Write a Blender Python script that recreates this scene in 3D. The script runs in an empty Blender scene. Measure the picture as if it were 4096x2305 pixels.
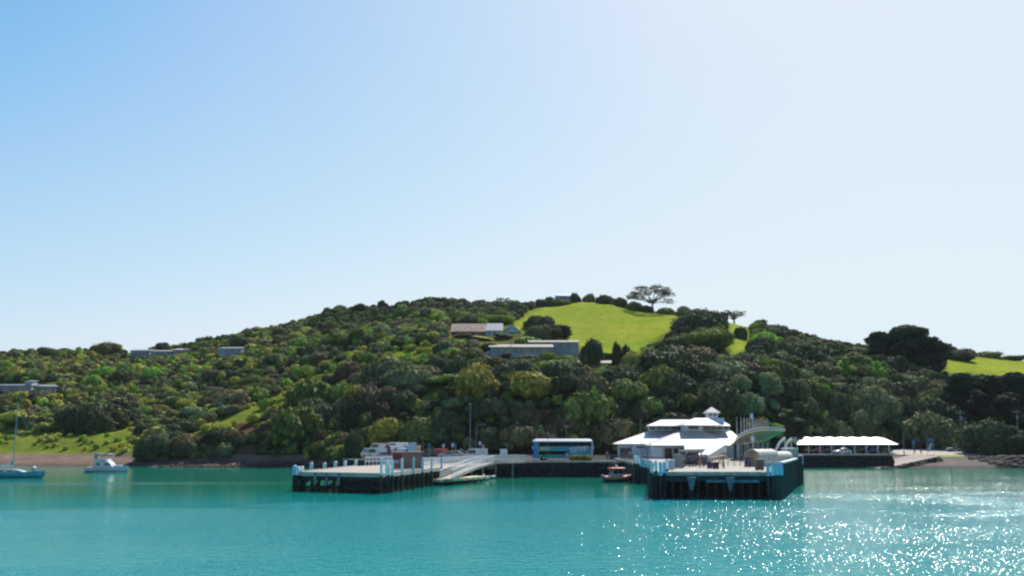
import bpy, math, random
import numpy as np
from mathutils import Vector, Matrix
R = math.radians
random.seed(7)
C = bpy.context.scene.collection
SC = bpy.context.scene

# ------------------------------------------------------------------ camera, sky, sun, exposure
F = 3982.0                      # focal length in photo pixels (35 mm on 36 mm, 4096 px wide)
TH = math.atan((1752 - 1152.5) / F)
H = 7.1
cam_d = bpy.data.cameras.new('camera')
cam_d.lens = 35.0; cam_d.sensor_width = 36.0
cam_d.clip_start = 0.1; cam_d.clip_end = 6000
cam_d.dof.use_dof = True        # the photograph is focused close by: everything far is soft
cam_d.dof.focus_distance = 5.2
cam_d.dof.aperture_fstop = 3.4
cam = bpy.data.objects.new('camera', cam_d); C.objects.link(cam)
cam.location = (0, 0, H); cam.rotation_euler = (math.pi / 2 + TH, 0, 0)
SC.camera = cam

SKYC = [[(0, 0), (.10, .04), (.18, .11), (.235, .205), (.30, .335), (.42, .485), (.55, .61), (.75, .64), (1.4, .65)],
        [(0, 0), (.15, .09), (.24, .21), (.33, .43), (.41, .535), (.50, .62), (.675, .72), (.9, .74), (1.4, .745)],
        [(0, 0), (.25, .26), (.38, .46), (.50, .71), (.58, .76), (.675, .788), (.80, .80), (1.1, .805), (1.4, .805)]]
SUN_AZ, SUN_EL = 23.0, 46.0     # degrees to the right of the view, above the horizon
w = bpy.data.worlds.new('World'); SC.world = w; w.use_nodes = True
nt = w.node_tree; bg = nt.nodes['Background']
sky = nt.nodes.new('ShaderNodeTexSky'); sky.sky_type = 'NISHITA'; sky.sun_disc = False
sky.sun_elevation = R(SUN_EL); sky.sun_rotation = R(SUN_AZ)
sky.altitude = 0; sky.air_density = 1.0; sky.dust_density = 1.0; sky.ozone_density = 1.0
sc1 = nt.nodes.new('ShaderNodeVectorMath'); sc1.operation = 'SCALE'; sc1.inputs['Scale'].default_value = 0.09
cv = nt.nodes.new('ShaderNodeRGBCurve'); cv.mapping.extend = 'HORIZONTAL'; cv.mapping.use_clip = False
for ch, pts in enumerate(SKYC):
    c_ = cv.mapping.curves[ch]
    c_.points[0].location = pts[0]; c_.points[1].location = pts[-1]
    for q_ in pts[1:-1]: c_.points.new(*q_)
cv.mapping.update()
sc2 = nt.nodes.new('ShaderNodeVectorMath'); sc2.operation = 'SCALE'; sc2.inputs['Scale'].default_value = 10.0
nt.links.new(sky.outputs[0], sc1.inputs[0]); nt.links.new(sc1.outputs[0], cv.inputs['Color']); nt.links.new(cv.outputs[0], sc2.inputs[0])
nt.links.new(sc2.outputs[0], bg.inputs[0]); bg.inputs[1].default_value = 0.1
sl = bpy.data.lights.new('sun', 'SUN'); sl.energy = 5.0; sl.angle = R(0.53); sl.color = (1.0, 0.955, 0.88)
sun = bpy.data.objects.new('sun', sl); C.objects.link(sun)
sd = Vector((math.sin(R(SUN_AZ)) * math.cos(R(SUN_EL)), math.cos(R(SUN_AZ)) * math.cos(R(SUN_EL)), math.sin(R(SUN_EL))))
sun.rotation_euler = sd.to_track_quat('Z', 'Y').to_euler(); sun.location = (60, 100, 120)
SC.view_settings.view_transform = 'Standard'; SC.view_settings.look = 'None'
SC.view_settings.exposure = 0.25; SC.view_settings.gamma = 1
SC.render.engine = 'CYCLES'
SC.cycles.max_bounces = 6; SC.cycles.diffuse_bounces = 2; SC.cycles.glossy_bounces = 3
SC.cycles.transmission_bounces = 2; SC.cycles.transparent_max_bounces = 4
SC.cycles.caustics_reflective = False; SC.cycles.caustics_refractive = False

# ------------------------------------------------------------------ pixels of the photo -> the world
ct, st = math.cos(TH), math.sin(TH)
def slope(py):                  # z change per metre of depth seen at row py
    v = (1152.5 - py) / F
    return (st + v * ct) / (ct - v * st)
def W(px, py, Y):
    v = (1152.5 - py) / F; t = Y / (ct - v * st)
    return Vector(((px - 2048) / F * t, Y, H + slope(py) * Y))
def onz(px, py, z=0.0):
    return W(px, py, (z - H) / slope(py))
def X_(px, Y, py=1790): return W(px, py, Y).x
def Z_(py, Y): return H + slope(py) * Y
def to_px(x, y, z):             # numpy ok
    dy = y * ct + (z - H) * st; dz = -y * st + (z - H) * ct
    return 2048 + F * x / dy, 1152.5 - F * dz / dy

# ------------------------------------------------------------------ object helpers
def tag(o, label=None, cat=None, group=None, kind=None):
    if label: o['label'] = label
    if cat: o['category'] = cat
    if group: o['group'] = group
    if kind: o['kind'] = kind
    return o
def thing(name, label, cat, loc=(0, 0, 0), rz=0.0, group=None):
    o = bpy.data.objects.new(name, None); C.objects.link(o)
    o.location = loc; o.rotation_euler = (0, 0, rz); o.empty_display_size = 0.3
    return tag(o, label, cat, group)
def copy_tree(o, parent=None):
    c = o.copy(); C.objects.link(c)
    if parent is not None: c.parent = parent
    for ch in o.children: copy_tree(ch, c)
    return c

class MB:
    def __init__(s): s.v = []; s.f = []; s.off = Vector((0, 0, 0))
    def add(s, vs, fs):
        n = len(s.v); s.v += [tuple(Vector(p)) for p in vs]; s.f += [tuple(i + n for i in f) for f in fs]; return s
    def box(s, x0, x1, y0, y1, z0, z1, M=None):
        vs = [Vector((x, y, z)) for z in (z0, z1) for x, y in ((x0, y0), (x1, y0), (x1, y1), (x0, y1))]
        if M: vs = [M @ v for v in vs]
        return s.add(vs, [(3, 2, 1, 0), (4, 5, 6, 7), (0, 1, 5, 4), (1, 2, 6, 5), (2, 3, 7, 6), (3, 0, 4, 7)])
    def beam(s, p, q, w_, h_, up=(0, 0, 1)):
        p, q = Vector(p), Vector(q); d = (q - p).normalized(); up = Vector(up)
        if abs(d.dot(up)) > .98: up = Vector((0, 1, 0))
        a = d.cross(up).normalized() * w_ / 2; b = a.cross(d).normalized() * h_ / 2
        vs = [p - a - b, p + a - b, p + a + b, p - a + b, q - a - b, q + a - b, q + a + b, q - a + b]
        return s.add(vs, [(3, 2, 1, 0), (4, 5, 6, 7), (0, 1, 5, 4), (1, 2, 6, 5), (2, 3, 7, 6), (3, 0, 4, 7)])
    def cyl(s, p, q, r0, r1=None, n=8):
        if r1 is None: r1 = r0
        p, q = Vector(p), Vector(q); d = (q - p).normalized()
        up = Vector((0, 0, 1)) if abs(d.z) < .95 else Vector((1, 0, 0))
        a = d.cross(up).normalized(); b = d.cross(a)
        vs = []
        for c_, r in ((p, r0), (q, r1)):
            for i in range(n):
                t = 2 * math.pi * i / n; vs.append(c_ + a * (math.cos(t) * r) + b * (math.sin(t) * r))
        fs = [(i, (i + 1) % n, n + (i + 1) % n, n + i) for i in range(n)]
        fs += [tuple(range(n - 1, -1, -1)), tuple(range(n, 2 * n))]
        return s.add(vs, fs)
    def tube(s, pts, r, n=6):
        for i in range(len(pts) - 1): s.cyl(pts[i], pts[i + 1], r if not hasattr(r, '__len__') else r[i], r if not hasattr(r, '__len__') else r[i + 1], n)
        return s
    def prism(s, pts, y0, y1):   # outline in (x, z), extruded along y
        n = len(pts); vs = [(x, y0, z) for x, z in pts] + [(x, y1, z) for x, z in pts]
        return s.add(vs, [tuple(range(n)), tuple(range(2 * n - 1, n - 1, -1))] + [(i, n + i, n + (i + 1) % n, (i + 1) % n) for i in range(n)])
    def prismx(s, pts, x0, x1):  # outline in (y, z), extruded along x
        n = len(pts); vs = [(x0, y, z) for y, z in pts] + [(x1, y, z) for y, z in pts]
        return s.add(vs, [tuple(range(n - 1, -1, -1)), tuple(range(n, 2 * n))] + [(i, (i + 1) % n, n + (i + 1) % n, n + i) for i in range(n)])
    def slab(s, pts, z0, z1):    # outline in (x, y)
        n = len(pts); vs = [(p[0], p[1], z0) for p in pts] + [(p[0], p[1], z1) for p in pts]
        return s.add(vs, [tuple(range(n - 1, -1, -1)), tuple(range(n, 2 * n))] + [(i, (i + 1) % n, n + (i + 1) % n, n + i) for i in range(n)])
    def loft(s, rings, closed=True, caps=True):
        n = len(rings[0]); vs = [p for r in rings for p in r]; fs = []
        for k in range(len(rings) - 1):
            for i in range(n if closed else n - 1):
                j = (i + 1) % n; fs.append((k * n + i, k * n + j, (k + 1) * n + j, (k + 1) * n + i))
        if caps and closed: fs += [tuple(range(n - 1, -1, -1)), tuple(range((len(rings) - 1) * n, len(rings) * n))]
        return s.add(vs, fs)
    def sheet(s, g0, g1, th=0.15):   # two edge polylines -> curved sheet with thickness
        a = [[Vector(p), Vector(q), Vector(q) - Vector((0, 0, th)), Vector(p) - Vector((0, 0, th))] for p, q in zip(g0, g1)]
        return s.loft(a)
    def hip(s, x0, x1, y0, y1, z0, a0, a1, b0, b1, z1, th=0.18):   # frustum roof from eaves rectangle to top rectangle
        lo = [(x0, y0, z0), (x1, y0, z0), (x1, y1, z0), (x0, y1, z0)]
        hi = [(a0, b0, z1), (a1, b0, z1), (a1, b1, z1), (a0, b1, z1)]
        base = [(x, y, z - th) for x, y, z in lo]
        return s.loft([base, lo, hi])
    def ball(s, c, r, n=10, m=6, sz=1.0):
        c = Vector(c); rings = []
        for j in range(1, m):
            t = math.pi * j / m
            rings.append([c + Vector((math.cos(2 * math.pi * i / n) * math.sin(t) * r, math.sin(2 * math.pi * i / n) * math.sin(t) * r, -math.cos(t) * r * sz)) for i in range(n)])
        return s.loft(rings)
    def build(s, name, mat, parent=None, world=True, smooth=False, bevel=0):
        me = bpy.data.meshes.new(name)
        off = Vector(parent.location) if (parent is not None and world) else Vector((0, 0, 0))
        if parent is not None and world and parent.parent is not None: off = off + Vector(parent.parent.location)
        me.from_pydata([tuple(Vector(v) - off) for v in s.v], [], s.f)
        me.materials.append(mat); me.validate(); 
        import bmesh
        bm = bmesh.new(); bm.from_mesh(me); bmesh.ops.recalc_face_normals(bm, faces=bm.faces); bm.to_mesh(me); bm.free()
        if smooth:
            me.polygons.foreach_set('use_smooth', [True] * len(me.polygons))
        me.update()
        o = bpy.data.objects.new(name, me); C.objects.link(o)
        if parent is not None: o.parent = parent
        if bevel:
            b = o.modifiers.new('bevel', 'BEVEL'); b.width = bevel; b.segments = 2; b.limit_method = 'ANGLE'
        return o

# ------------------------------------------------------------------ materials
MATS = {}
def mat(name, col, rough=0.6, metal=0.0, var=0.25, scale=1.5, bump=0.0, spec=0.4, coat=0.0):
    if name in MATS: return MATS[name]
    m = bpy.data.materials.new(name); m.use_nodes = True; t = m.node_tree; N = t.nodes; L = t.links
    p = N['Principled BSDF']; p.inputs['Roughness'].default_value = rough; p.inputs['Metallic'].default_value = metal
    p.inputs['Specular IOR Level'].default_value = spec; p.inputs['Coat Weight'].default_value = coat
    tc = N.new('ShaderNodeTexCoord'); no = N.new('ShaderNodeTexNoise'); no.inputs['Scale'].default_value = scale; no.inputs['Detail'].default_value = 5
    L.new(tc.outputs['Object'], no.inputs['Vector'])
    mx = N.new('ShaderNodeMix'); mx.data_type = 'RGBA'
    mx.inputs['A'].default_value = (*[c * (1 - var) for c in col], 1); mx.inputs['B'].default_value = (*[min(1, c * (1 + var)) for c in col], 1)
    cr = N.new('ShaderNodeMapRange'); cr.inputs['From Min'].default_value = .3; cr.inputs['From Max'].default_value = .7
    L.new(no.outputs['Fac'], cr.inputs['Value']); L.new(cr.outputs[0], mx.inputs['Factor']); L.new(mx.outputs['Result'], p.inputs['Base Color'])
    if bump:
        b = N.new('ShaderNodeBump'); b.inputs['Strength'].default_value = 1; b.inputs['Distance'].default_value = bump
        L.new(no.outputs['Fac'], b.inputs['Height']); L.new(b.outputs[0], p.inputs['Normal'])
    MATS[name] = m; return m
def glass(name='window_glass', col=(0.02, 0.03, 0.035)):
    return mat(name, col, rough=0.08, var=0.2, spec=0.8)

def foliage(name, col, var=0.45, trans=0.14):
    if name in MATS: return MATS[name]
    m = bpy.data.materials.new(name); m.use_nodes = True; t = m.node_tree; N = t.nodes; L = t.links
    p = N['Principled BSDF']; p.inputs['Roughness'].default_value = 0.75; p.inputs['Specular IOR Level'].default_value = 0.12
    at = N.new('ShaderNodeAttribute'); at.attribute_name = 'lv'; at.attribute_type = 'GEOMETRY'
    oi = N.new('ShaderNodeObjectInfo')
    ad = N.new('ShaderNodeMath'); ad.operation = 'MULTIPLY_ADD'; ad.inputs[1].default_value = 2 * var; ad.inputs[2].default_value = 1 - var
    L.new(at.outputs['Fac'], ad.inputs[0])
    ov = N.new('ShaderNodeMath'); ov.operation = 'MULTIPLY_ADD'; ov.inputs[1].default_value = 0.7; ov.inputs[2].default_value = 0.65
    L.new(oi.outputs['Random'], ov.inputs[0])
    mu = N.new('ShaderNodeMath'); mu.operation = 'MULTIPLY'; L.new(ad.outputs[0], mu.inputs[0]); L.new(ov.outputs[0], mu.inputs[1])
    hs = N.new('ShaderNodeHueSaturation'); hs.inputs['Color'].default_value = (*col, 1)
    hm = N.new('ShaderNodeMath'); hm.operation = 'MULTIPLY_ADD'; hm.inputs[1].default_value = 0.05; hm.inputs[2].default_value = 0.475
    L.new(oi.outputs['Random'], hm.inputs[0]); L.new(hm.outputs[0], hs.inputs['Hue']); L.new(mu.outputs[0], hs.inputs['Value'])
    L.new(hs.outputs[0], p.inputs['Base Color'])
    tr = N.new('ShaderNodeBsdfTranslucent'); hs2 = N.new('ShaderNodeHueSaturation'); hs2.inputs['Value'].default_value = 1.3; hs2.inputs['Saturation'].default_value = 1.15
    L.new(hs.outputs[0], hs2.inputs['Color']); L.new(hs2.outputs[0], tr.inputs['Color'])
    ms = N.new('ShaderNodeMixShader'); ms.inputs[0].default_value = trans
    L.new(p.outputs[0], ms.inputs[1]); L.new(tr.outputs[0], ms.inputs[2]); L.new(ms.outputs[0], N['Material Output'].inputs[0])
    MATS[name] = m; return m

white = mat('white_paint', (0.78, 0.79, 0.78), 0.5, var=0.06)
roofwhite = mat('white_roofing', (0.62, 0.62, 0.60), 0.45, var=0.05, scale=0.6)
bluewhite = mat('pale_blue_paint', (0.70, 0.84, 0.92), 0.55, var=0.1)
pileblue = mat('light_blue_pile_paint', (0.30, 0.62, 0.78), 0.5, var=0.15, scale=3)
pilewhite = mat('white_pile_paint', (0.78, 0.84, 0.86), 0.5, var=0.15, scale=3)
timber = mat('wet_dark_timber', (0.035, 0.032, 0.028), 0.75, var=0.5, scale=2.5, bump=0.03)
teal = mat('green_tarred_timber', (0.022, 0.05, 0.05), 0.6, var=0.45, scale=3)
deckm = mat('pale_concrete_deck', (0.37, 0.34, 0.28), 0.85, var=0.18, scale=0.7)
concrete = mat('weathered_concrete', (0.36, 0.34, 0.30), 0.85, var=0.25, scale=1.2)
rock = mat('dark_basalt_rock', (0.045, 0.04, 0.036), 0.9, var=0.5, scale=1.3, bump=0.15)
metal = mat('galvanised_steel', (0.42, 0.45, 0.47), 0.4, metal=0.5, var=0.15)
darkmet = mat('dark_grey_steel', (0.05, 0.06, 0.07), 0.5, var=0.2)
glassm = glass()
rubber = mat('black_rubber', (0.015, 0.015, 0.016), 0.7, var=0.2)
bark = mat('grey_bark', (0.13, 0.10, 0.075), 0.9, var=0.4, scale=4, bump=0.05)
cream = mat('cream_fabric', (0.82, 0.64, 0.48), 0.7, var=0.08)

# ------------------------------------------------------------------ noise for shapes
rng = np.random.default_rng(11)
_tab = rng.random((64, 64))
def vnoise(x, y):
    x = np.asarray(x, float); y = np.asarray(y, float)
    xi = np.floor(x).astype(int); yi = np.floor(y).astype(int); fx = x - xi; fy = y - yi
    fx = fx * fx * (3 - 2 * fx); fy = fy * fy * (3 - 2 * fy)
    g = lambda a, b: _tab[a % 64, b % 64]
    return (g(xi, yi) * (1 - fx) + g(xi + 1, yi) * fx) * (1 - fy) + (g(xi, yi + 1) * (1 - fx) + g(xi + 1, yi + 1) * fx) * fy
def fbm(x, y, o=4):
    s = 0; a = 0.5
    for k in range(o): s = s + a * vnoise(x * 2 ** k + 17 * k, y * 2 ** k + 5 * k); a *= .5
    return s

# ------------------------------------------------------------------ the lie of the land
# column p (photo column in a 2576-wide scale), shore distance, bank width, bank top, foot distance, foot z, (distance, row) up the slope, ridge
K = 4096 / 2576
COLS = [
 (-900, 262, 12, 2.4, 285, 3.5, (330, 1045), (380, 985), (440, 930), (510, 905)),
 (0,    262, 12, 2.4, 280, 3.5, (320, 1050), (370, 985), (430, 930), (500, 893)),
 (200,  258, 12, 2.4, 275, 3.5, (315, 1050), (370, 980), (430, 930), (500, 888)),
 (350,  252, 10, 2.0, 266, 3.5, (305, 1050), (365, 975), (430, 925), (500, 884)),
 (500,  250, 8, 1.8, 262, 4.0, (295, 1060), (360, 960), (425, 905), (495, 868)),
 (650,  248, 7, 1.5, 256, 5.0, (280, 1060), (340, 960), (420, 880), (490, 838)),
 (770,  246, 6, 1.5, 253, 5.0, (272, 1045), (330, 950), (410, 862), (485, 812)),
 (830,  240, 6, 1.8, 252, 4.5, (270, 1040), (325, 940), (405, 850), (482, 785)),
 (890,  221, 4, 2.5, 252, 3.6, (267, 1040), (322, 935), (402, 845), (481, 779)),
 (1000, 205, 3, 2.6, 250, 3.3, (265, 1030), (318, 925), (396, 838), (478, 772)),
 (1100, 197, 3, 2.6, 248, 3.2, (262, 1020), (312, 915), (388, 835), (475, 762)),
 (1200, 189, 3, 2.6, 246, 3.2, (258, 1010), (305, 905), (375, 842), (472, 767)),
 (1300, 186, 3, 2.6, 240, 3.2, (256, 1000), (300, 915), (370, 850), (470, 774)),
 (1380, 186, 3, 2.6, 240, 3.2, (255, 995), (300, 920), (370, 860), (470, 766)),
 (1470, 186, 3, 2.6, 240, 3.2, (254, 990), (300, 925), (370, 868), (470, 754)),
 (1530, 186, 3, 2.6, 240, 3.2, (254, 995), (298, 928), (365, 872), (462, 759)),
 (1600, 186, 3, 2.6, 240, 3.2, (254, 1000), (295, 930), (355, 882), (450, 778)),
 (1700, 188, 3, 2.6, 240, 3.2, (254, 1000), (292, 930), (345, 870), (440, 789)),
 (1800, 192, 3, 2.6, 242, 3.2, (256, 1000), (292, 930), (340, 870), (430, 802)),
 (1900, 205, 3, 2.7, 246, 3.2, (260, 1005), (295, 935), (340, 885), (420, 822)),
 (1990, 243, 2, 3.0, 262, 3.2, (276, 1010), (305, 945), (340, 900), (410, 850)),
 (2100, 244, 2, 3.0, 275, 3.2, (290, 1020), (315, 955), (345, 915), (400, 876)),
 (2190, 243, 3, 3.0, 280, 3.2, (296, 1020), (320, 965), (350, 925), (395, 889)),
 (2230, 240, 14, 2.6, 281, 4.1, (297, 1030), (322, 972), (347, 930), (396, 888)),
 (2350, 238, 16, 2.5, 282, 4.3, (298, 1040), (325, 985), (345, 945), (400, 885)),
 (2450, 236, 15, 2.4, 282, 4.3, (298, 1050), (325, 990), (345, 948), (405, 893)),
 (2540, 235, 8, 2.4, 282, 4.3, (298, 1050), (325, 990), (345, 951), (408, 903)),
 (2640, 235, 5, 2.4, 282, 4.3, (298, 1050), (325, 990), (345, 955), (410, 910)),
 (3500, 238, 5, 2.4, 285, 3.5, (300, 1060), (330, 1000), (350, 965), (420, 930)),
]
_P = []; _D = []; _Zs = []
for c in COLS:
    d = [c[1] - 40, c[1] - 2, c[1], c[1] + c[2], c[4]] + [a[0] for a in c[6:10]]
    z = [-6, -0.6, 0.0, c[3], c[5]] + [Z_(a[1] * K, a[0]) for a in c[6:10]]
    d += [d[-1] + 60, d[-1] + 280]; z += [z[-1] - 7, 2]
    _P.append(c[0]); _D.append(d); _Zs.append(z)
_P = np.array(_P, float); _D = np.array(_D, float); _Zs = np.array(_Zs, float)
NS = _D.shape[1]
def col_at(p):
    p = np.clip(np.asarray(p, float), _P[0], _P[-1])
    i = np.clip(np.searchsorted(_P, p) - 1, 0, len(_P) - 2)
    t = (p - _P[i]) / (_P[i + 1] - _P[i]); t = (t + t * t * (3 - 2 * t)) / 2
    t = t[..., None]
    return _D[i] * (1 - t) + _D[i + 1] * t, _Zs[i] * (1 - t) + _Zs[i + 1] * t
def p_of(x, y): return (2048 + F * x / (y * 1.0113)) / K
def base_z(x, y):
    x = np.asarray(x, float).ravel(); y = np.asarray(y, float).ravel()
    D, Z = col_at(p_of(x, y))
    def lin(yy):
        out = np.where(yy <= D[:, 0], Z[:, 0], Z[:, -1])
        for k in range(NS - 1):
            m = (yy > D[:, k]) & (yy <= D[:, k + 1])
            t = (yy - D[:, k]) / (D[:, k + 1] - D[:, k]); out = np.where(m, Z[:, k] + (Z[:, k + 1] - Z[:, k]) * t, out)
        return out
    z0 = lin(y); sm = (lin(y - 9) + lin(y - 4.5) + z0 + lin(y + 4.5) + lin(y + 9)) / 5
    up = np.clip((y - D[:, 5]) / 10, 0, 1); z = z0 * (1 - up) + sm * up
    hill = np.clip((y - D[:, 4]) / 20, 0, 1) * np.clip((D[:, 8] - y) / 50 + .15, 0, 1)
    px, py = to_px(x, y, z)
    mead = meadow_w(px / K, py / K)
    z = z + hill * (1 - .85 * mead) * ((fbm(x / 34, y / 34) - .47) * 11 + (fbm(x / 9 + 9, y / 9) - .47) * 2.0)
    return z
MEADOWS = [
 [(1286, 818), (1330, 786), (1400, 760), (1470, 740), (1530, 744), (1600, 764), (1714, 778), (1695, 825), (1650, 858), (1600, 888), (1540, 905), (1500, 895), (1440, 865), (1380, 850), (1318, 832), (1296, 828)],
 [(2362, 905), (2395, 900), (2440, 880), (2640, 900), (2640, 955), (2375, 938)],
 [(1828, 792), (1888, 800), (1882, 872), (1845, 900), (1836, 850)],
]
GRASS = [
 [(-80, 1062), (120, 1088), (330, 1062), (360, 1085), (345, 1142), (-80, 1142)],
 [(420, 1120), (540, 1062), (660, 1010), (740, 965), (860, 925), (870, 940), (780, 985), (690, 1045), (560, 1105), (440, 1140)],
 [(1060, 1010), (1075, 980), (1115, 955), (1120, 1000), (1095, 1012)],
 [(930, 915), (1010, 878), (1110, 860), (1110, 880), (1010, 905), (940, 930)],
 [(1840, 900), (1885, 880), (1890, 905), (1850, 930)],
 [(340, 880), (300, 884), (210, 880), (210, 886), (300, 890)],
]
EARTH = [[(585, 1075), (640, 1050), (690, 1060), (685, 1110), (640, 1150), (575, 1150)], [(1990, 890), (2060, 905), (2100, 925), (2020, 925)]]
def inpoly(poly, x, y):
    x = np.asarray(x); y = np.asarray(y); r = np.zeros(np.broadcast(x, y).shape, bool); n = len(poly)
    for i in range(n):
        x1, y1 = poly[i]; x2, y2 = poly[(i + 1) % n]
        if y1 == y2: continue
        c = ((y1 > y) != (y2 > y)) & (x < (x2 - x1) * (y - y1) / (y2 - y1) + x1); r ^= c
    return r
def anypoly(polys, x, y):
    r = np.zeros(np.asarray(x).shape, bool)
    for q in polys: r |= inpoly(q, x, y)
    return r
def meadow_w(p, q):
    s = 0
    for dx, dy in ((0, 0), (9, 0), (-9, 0), (0, 6), (0, -6)): s = s + anypoly(MEADOWS, p + dx, q + dy)
    return s / 5.0
def ground(x, y): return float(base_z([x], [y])[0])
def gp(px, py, y0=200, y1=520):         # where the sight line through a photo pixel meets the hill
    ys = np.linspace(y0, y1, 640); v = (1152.5 - py) / F; t = ys / (ct - v * st)
    xs = (px - 2048) / F * t; zr = H + slope(py) * ys; zg = base_z(xs, ys)
    k = np.argmax(zg >= zr) if (zg >= zr).any() else int(np.argmin(np.abs(zg - zr)))
    return Vector((xs[k], ys[k], zg[k]))

def grid_terrain():
    pc = np.arange(-900, 3300, 11.0); nrow = 170
    D, Z = col_at(pc); rows = []
    ts = np.interp(np.linspace(0, 1, nrow), [0, .05, .16, .24, .9, 1], [0, 1, 3, 4, 8.4, NS - 1])
    X = np.zeros((nrow, len(pc))); Y = X.copy()
    for r, t in enumerate(ts):
        k = min(int(t), NS - 2); f = t - k; yy = D[:, k] * (1 - f) + D[:, k + 1] * f
        Y[r] = yy; X[r] = (pc * K - 2048) / F * yy * 1.0113
    Zz = base_z(X.ravel(), Y.ravel())
    return X.ravel(), Y.ravel(), Zz, nrow, len(pc)
tx, ty, tz, nr, nc = grid_terrain()
me = bpy.data.meshes.new('hills')
idx = np.arange(nr * nc).reshape(nr, nc)
q = np.stack([idx[:-1, :-1], idx[:-1, 1:], idx[1:, 1:], idx[1:, :-1]], -1).reshape(-1, 4)
me.from_pydata(np.stack([tx, ty, tz], 1).tolist(), [], q.tolist())
me.polygons.foreach_set('use_smooth', [True] * len(me.polygons))
px_, py_ = to_px(tx, ty, tz); tp, tq = px_ / K, py_ / K
Dc, Zc = col_at(p_of(tx, ty))
colr = np.zeros((len(tx), 4)); colr[:, 3] = 1
n1 = fbm(tx / 14, ty / 14); n2 = fbm(tx / 4, ty / 4)
scrub = np.outer(1 - n1, (0.095, 0.100, 0.032)) + np.outer(n1, (0.150, 0.175, 0.036))
colr[:, :3] = scrub
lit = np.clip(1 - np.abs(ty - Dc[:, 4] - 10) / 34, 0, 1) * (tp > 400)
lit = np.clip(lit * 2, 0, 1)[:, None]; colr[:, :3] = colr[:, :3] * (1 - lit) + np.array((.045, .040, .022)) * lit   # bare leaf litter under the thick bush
gm = anypoly(GRASS, tp, tq)
colr[gm, :3] = np.array((0.17, 0.21, 0.032)) * (0.7 + 0.6 * n2[gm])[:, None]
em = anypoly(EARTH, tp, tq); colr[em, :3] = np.array((0.13, 0.075, 0.045)) * (0.6 + .8 * n2[em])[:, None]
mw = np.clip(meadow_w(tp, tq), 0, 1)[:, None]
mcol = np.array((0.27, 0.32, 0.040)) * (0.80 + 0.22 * n1 + .22 * n2)[:, None] * (1 + np.outer(fbm(tx / 22 + 5, ty / 9) - .5, (.45, .05, .3)))
colr[:, :3] = colr[:, :3] * (1 - mw) + mcol * mw
sand = np.where((tp > 400) & (tp < 880), ty < Dc[:, 3] + 1.2, ty < Dc[:, 4] - 1)
isplat = (tp > 860) & (tp < 2215)
sc_ = np.array((0.22, 0.165, 0.125)) * (0.7 + .6 * n2)[:, None]
wet = np.clip((0.9 - tz) / 0.9, 0, 1)[:, None]
sc_ = np.where((tp > 2200)[:, None], sc_ * np.array((.85, 1.0, 1.2)), sc_)
bs = sand & ~isplat & (tz < 2.9)
colr[bs, :3] = (sc_ * (1 - .45 * wet))[bs]
pv = sand & (isplat | (ty > Dc[:, 3] + 1)) & (tp > 860); colr[pv, :3] = (np.array((0.12, 0.115, 0.105)) * (0.8 + .4 * n2)[:, None])[pv]
wl = isplat & (ty < Dc[:, 3] + .3); colr[wl, :3] = (np.array((0.045, 0.038, 0.033)) * (0.6 + .9 * n2)[:, None])[wl]
rb = (tp > 2500) & (ty < Dc[:, 3] + 1.5); colr[rb, :3] = (np.array((0.04, 0.036, 0.033)) * (0.6 + .9 * n2)[:, None])[rb]
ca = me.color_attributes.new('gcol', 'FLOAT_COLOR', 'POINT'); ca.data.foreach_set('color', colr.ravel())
def terrain_mat():
    m = bpy.data.materials.new('hill_ground'); m.use_nodes = True; t = m.node_tree; N = t.nodes; L = t.links
    p = N['Principled BSDF']; p.inputs['Roughness'].default_value = 1.0; p.inputs['Specular IOR Level'].default_value = 0.0
    a = N.new('ShaderNodeAttribute'); a.attribute_name = 'gcol'
    tc = N.new('ShaderNodeTexCoord'); no = N.new('ShaderNodeTexNoise'); no.inputs['Scale'].default_value = 0.35; no.inputs['Detail'].default_value = 8; no.inputs['Roughness'].default_value = .65
    L.new(tc.outputs['Object'], no.inputs['Vector'])
    mr = N.new('ShaderNodeMapRange'); mr.inputs['From Min'].default_value = .3; mr.inputs['From Max'].default_value = .7; mr.inputs['To Min'].default_value = .78; mr.inputs['To Max'].default_value = 1.22
    L.new(no.outputs['Fac'], mr.inputs['Value'])
    mx = N.new('ShaderNodeVectorMath'); mx.operation = 'SCALE'; L.new(a.outputs['Color'], mx.inputs[0]); L.new(mr.outputs[0], mx.inputs['Scale'])
    L.new(mx.outputs[0], p.inputs['Base Color'])
    b = N.new('ShaderNodeBump'); b.inputs['Distance'].default_value = .35; b.inputs['Strength'].default_value = 0.6; L.new(no.outputs['Fac'], b.inputs['Height']); L.new(b.outputs[0], p.inputs['Normal'])
    return m
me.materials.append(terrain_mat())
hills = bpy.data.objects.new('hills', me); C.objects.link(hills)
tag(hills, 'green hillside with bright meadow near its top and a narrow brown beach at its foot', 'hill', kind='structure')

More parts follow.
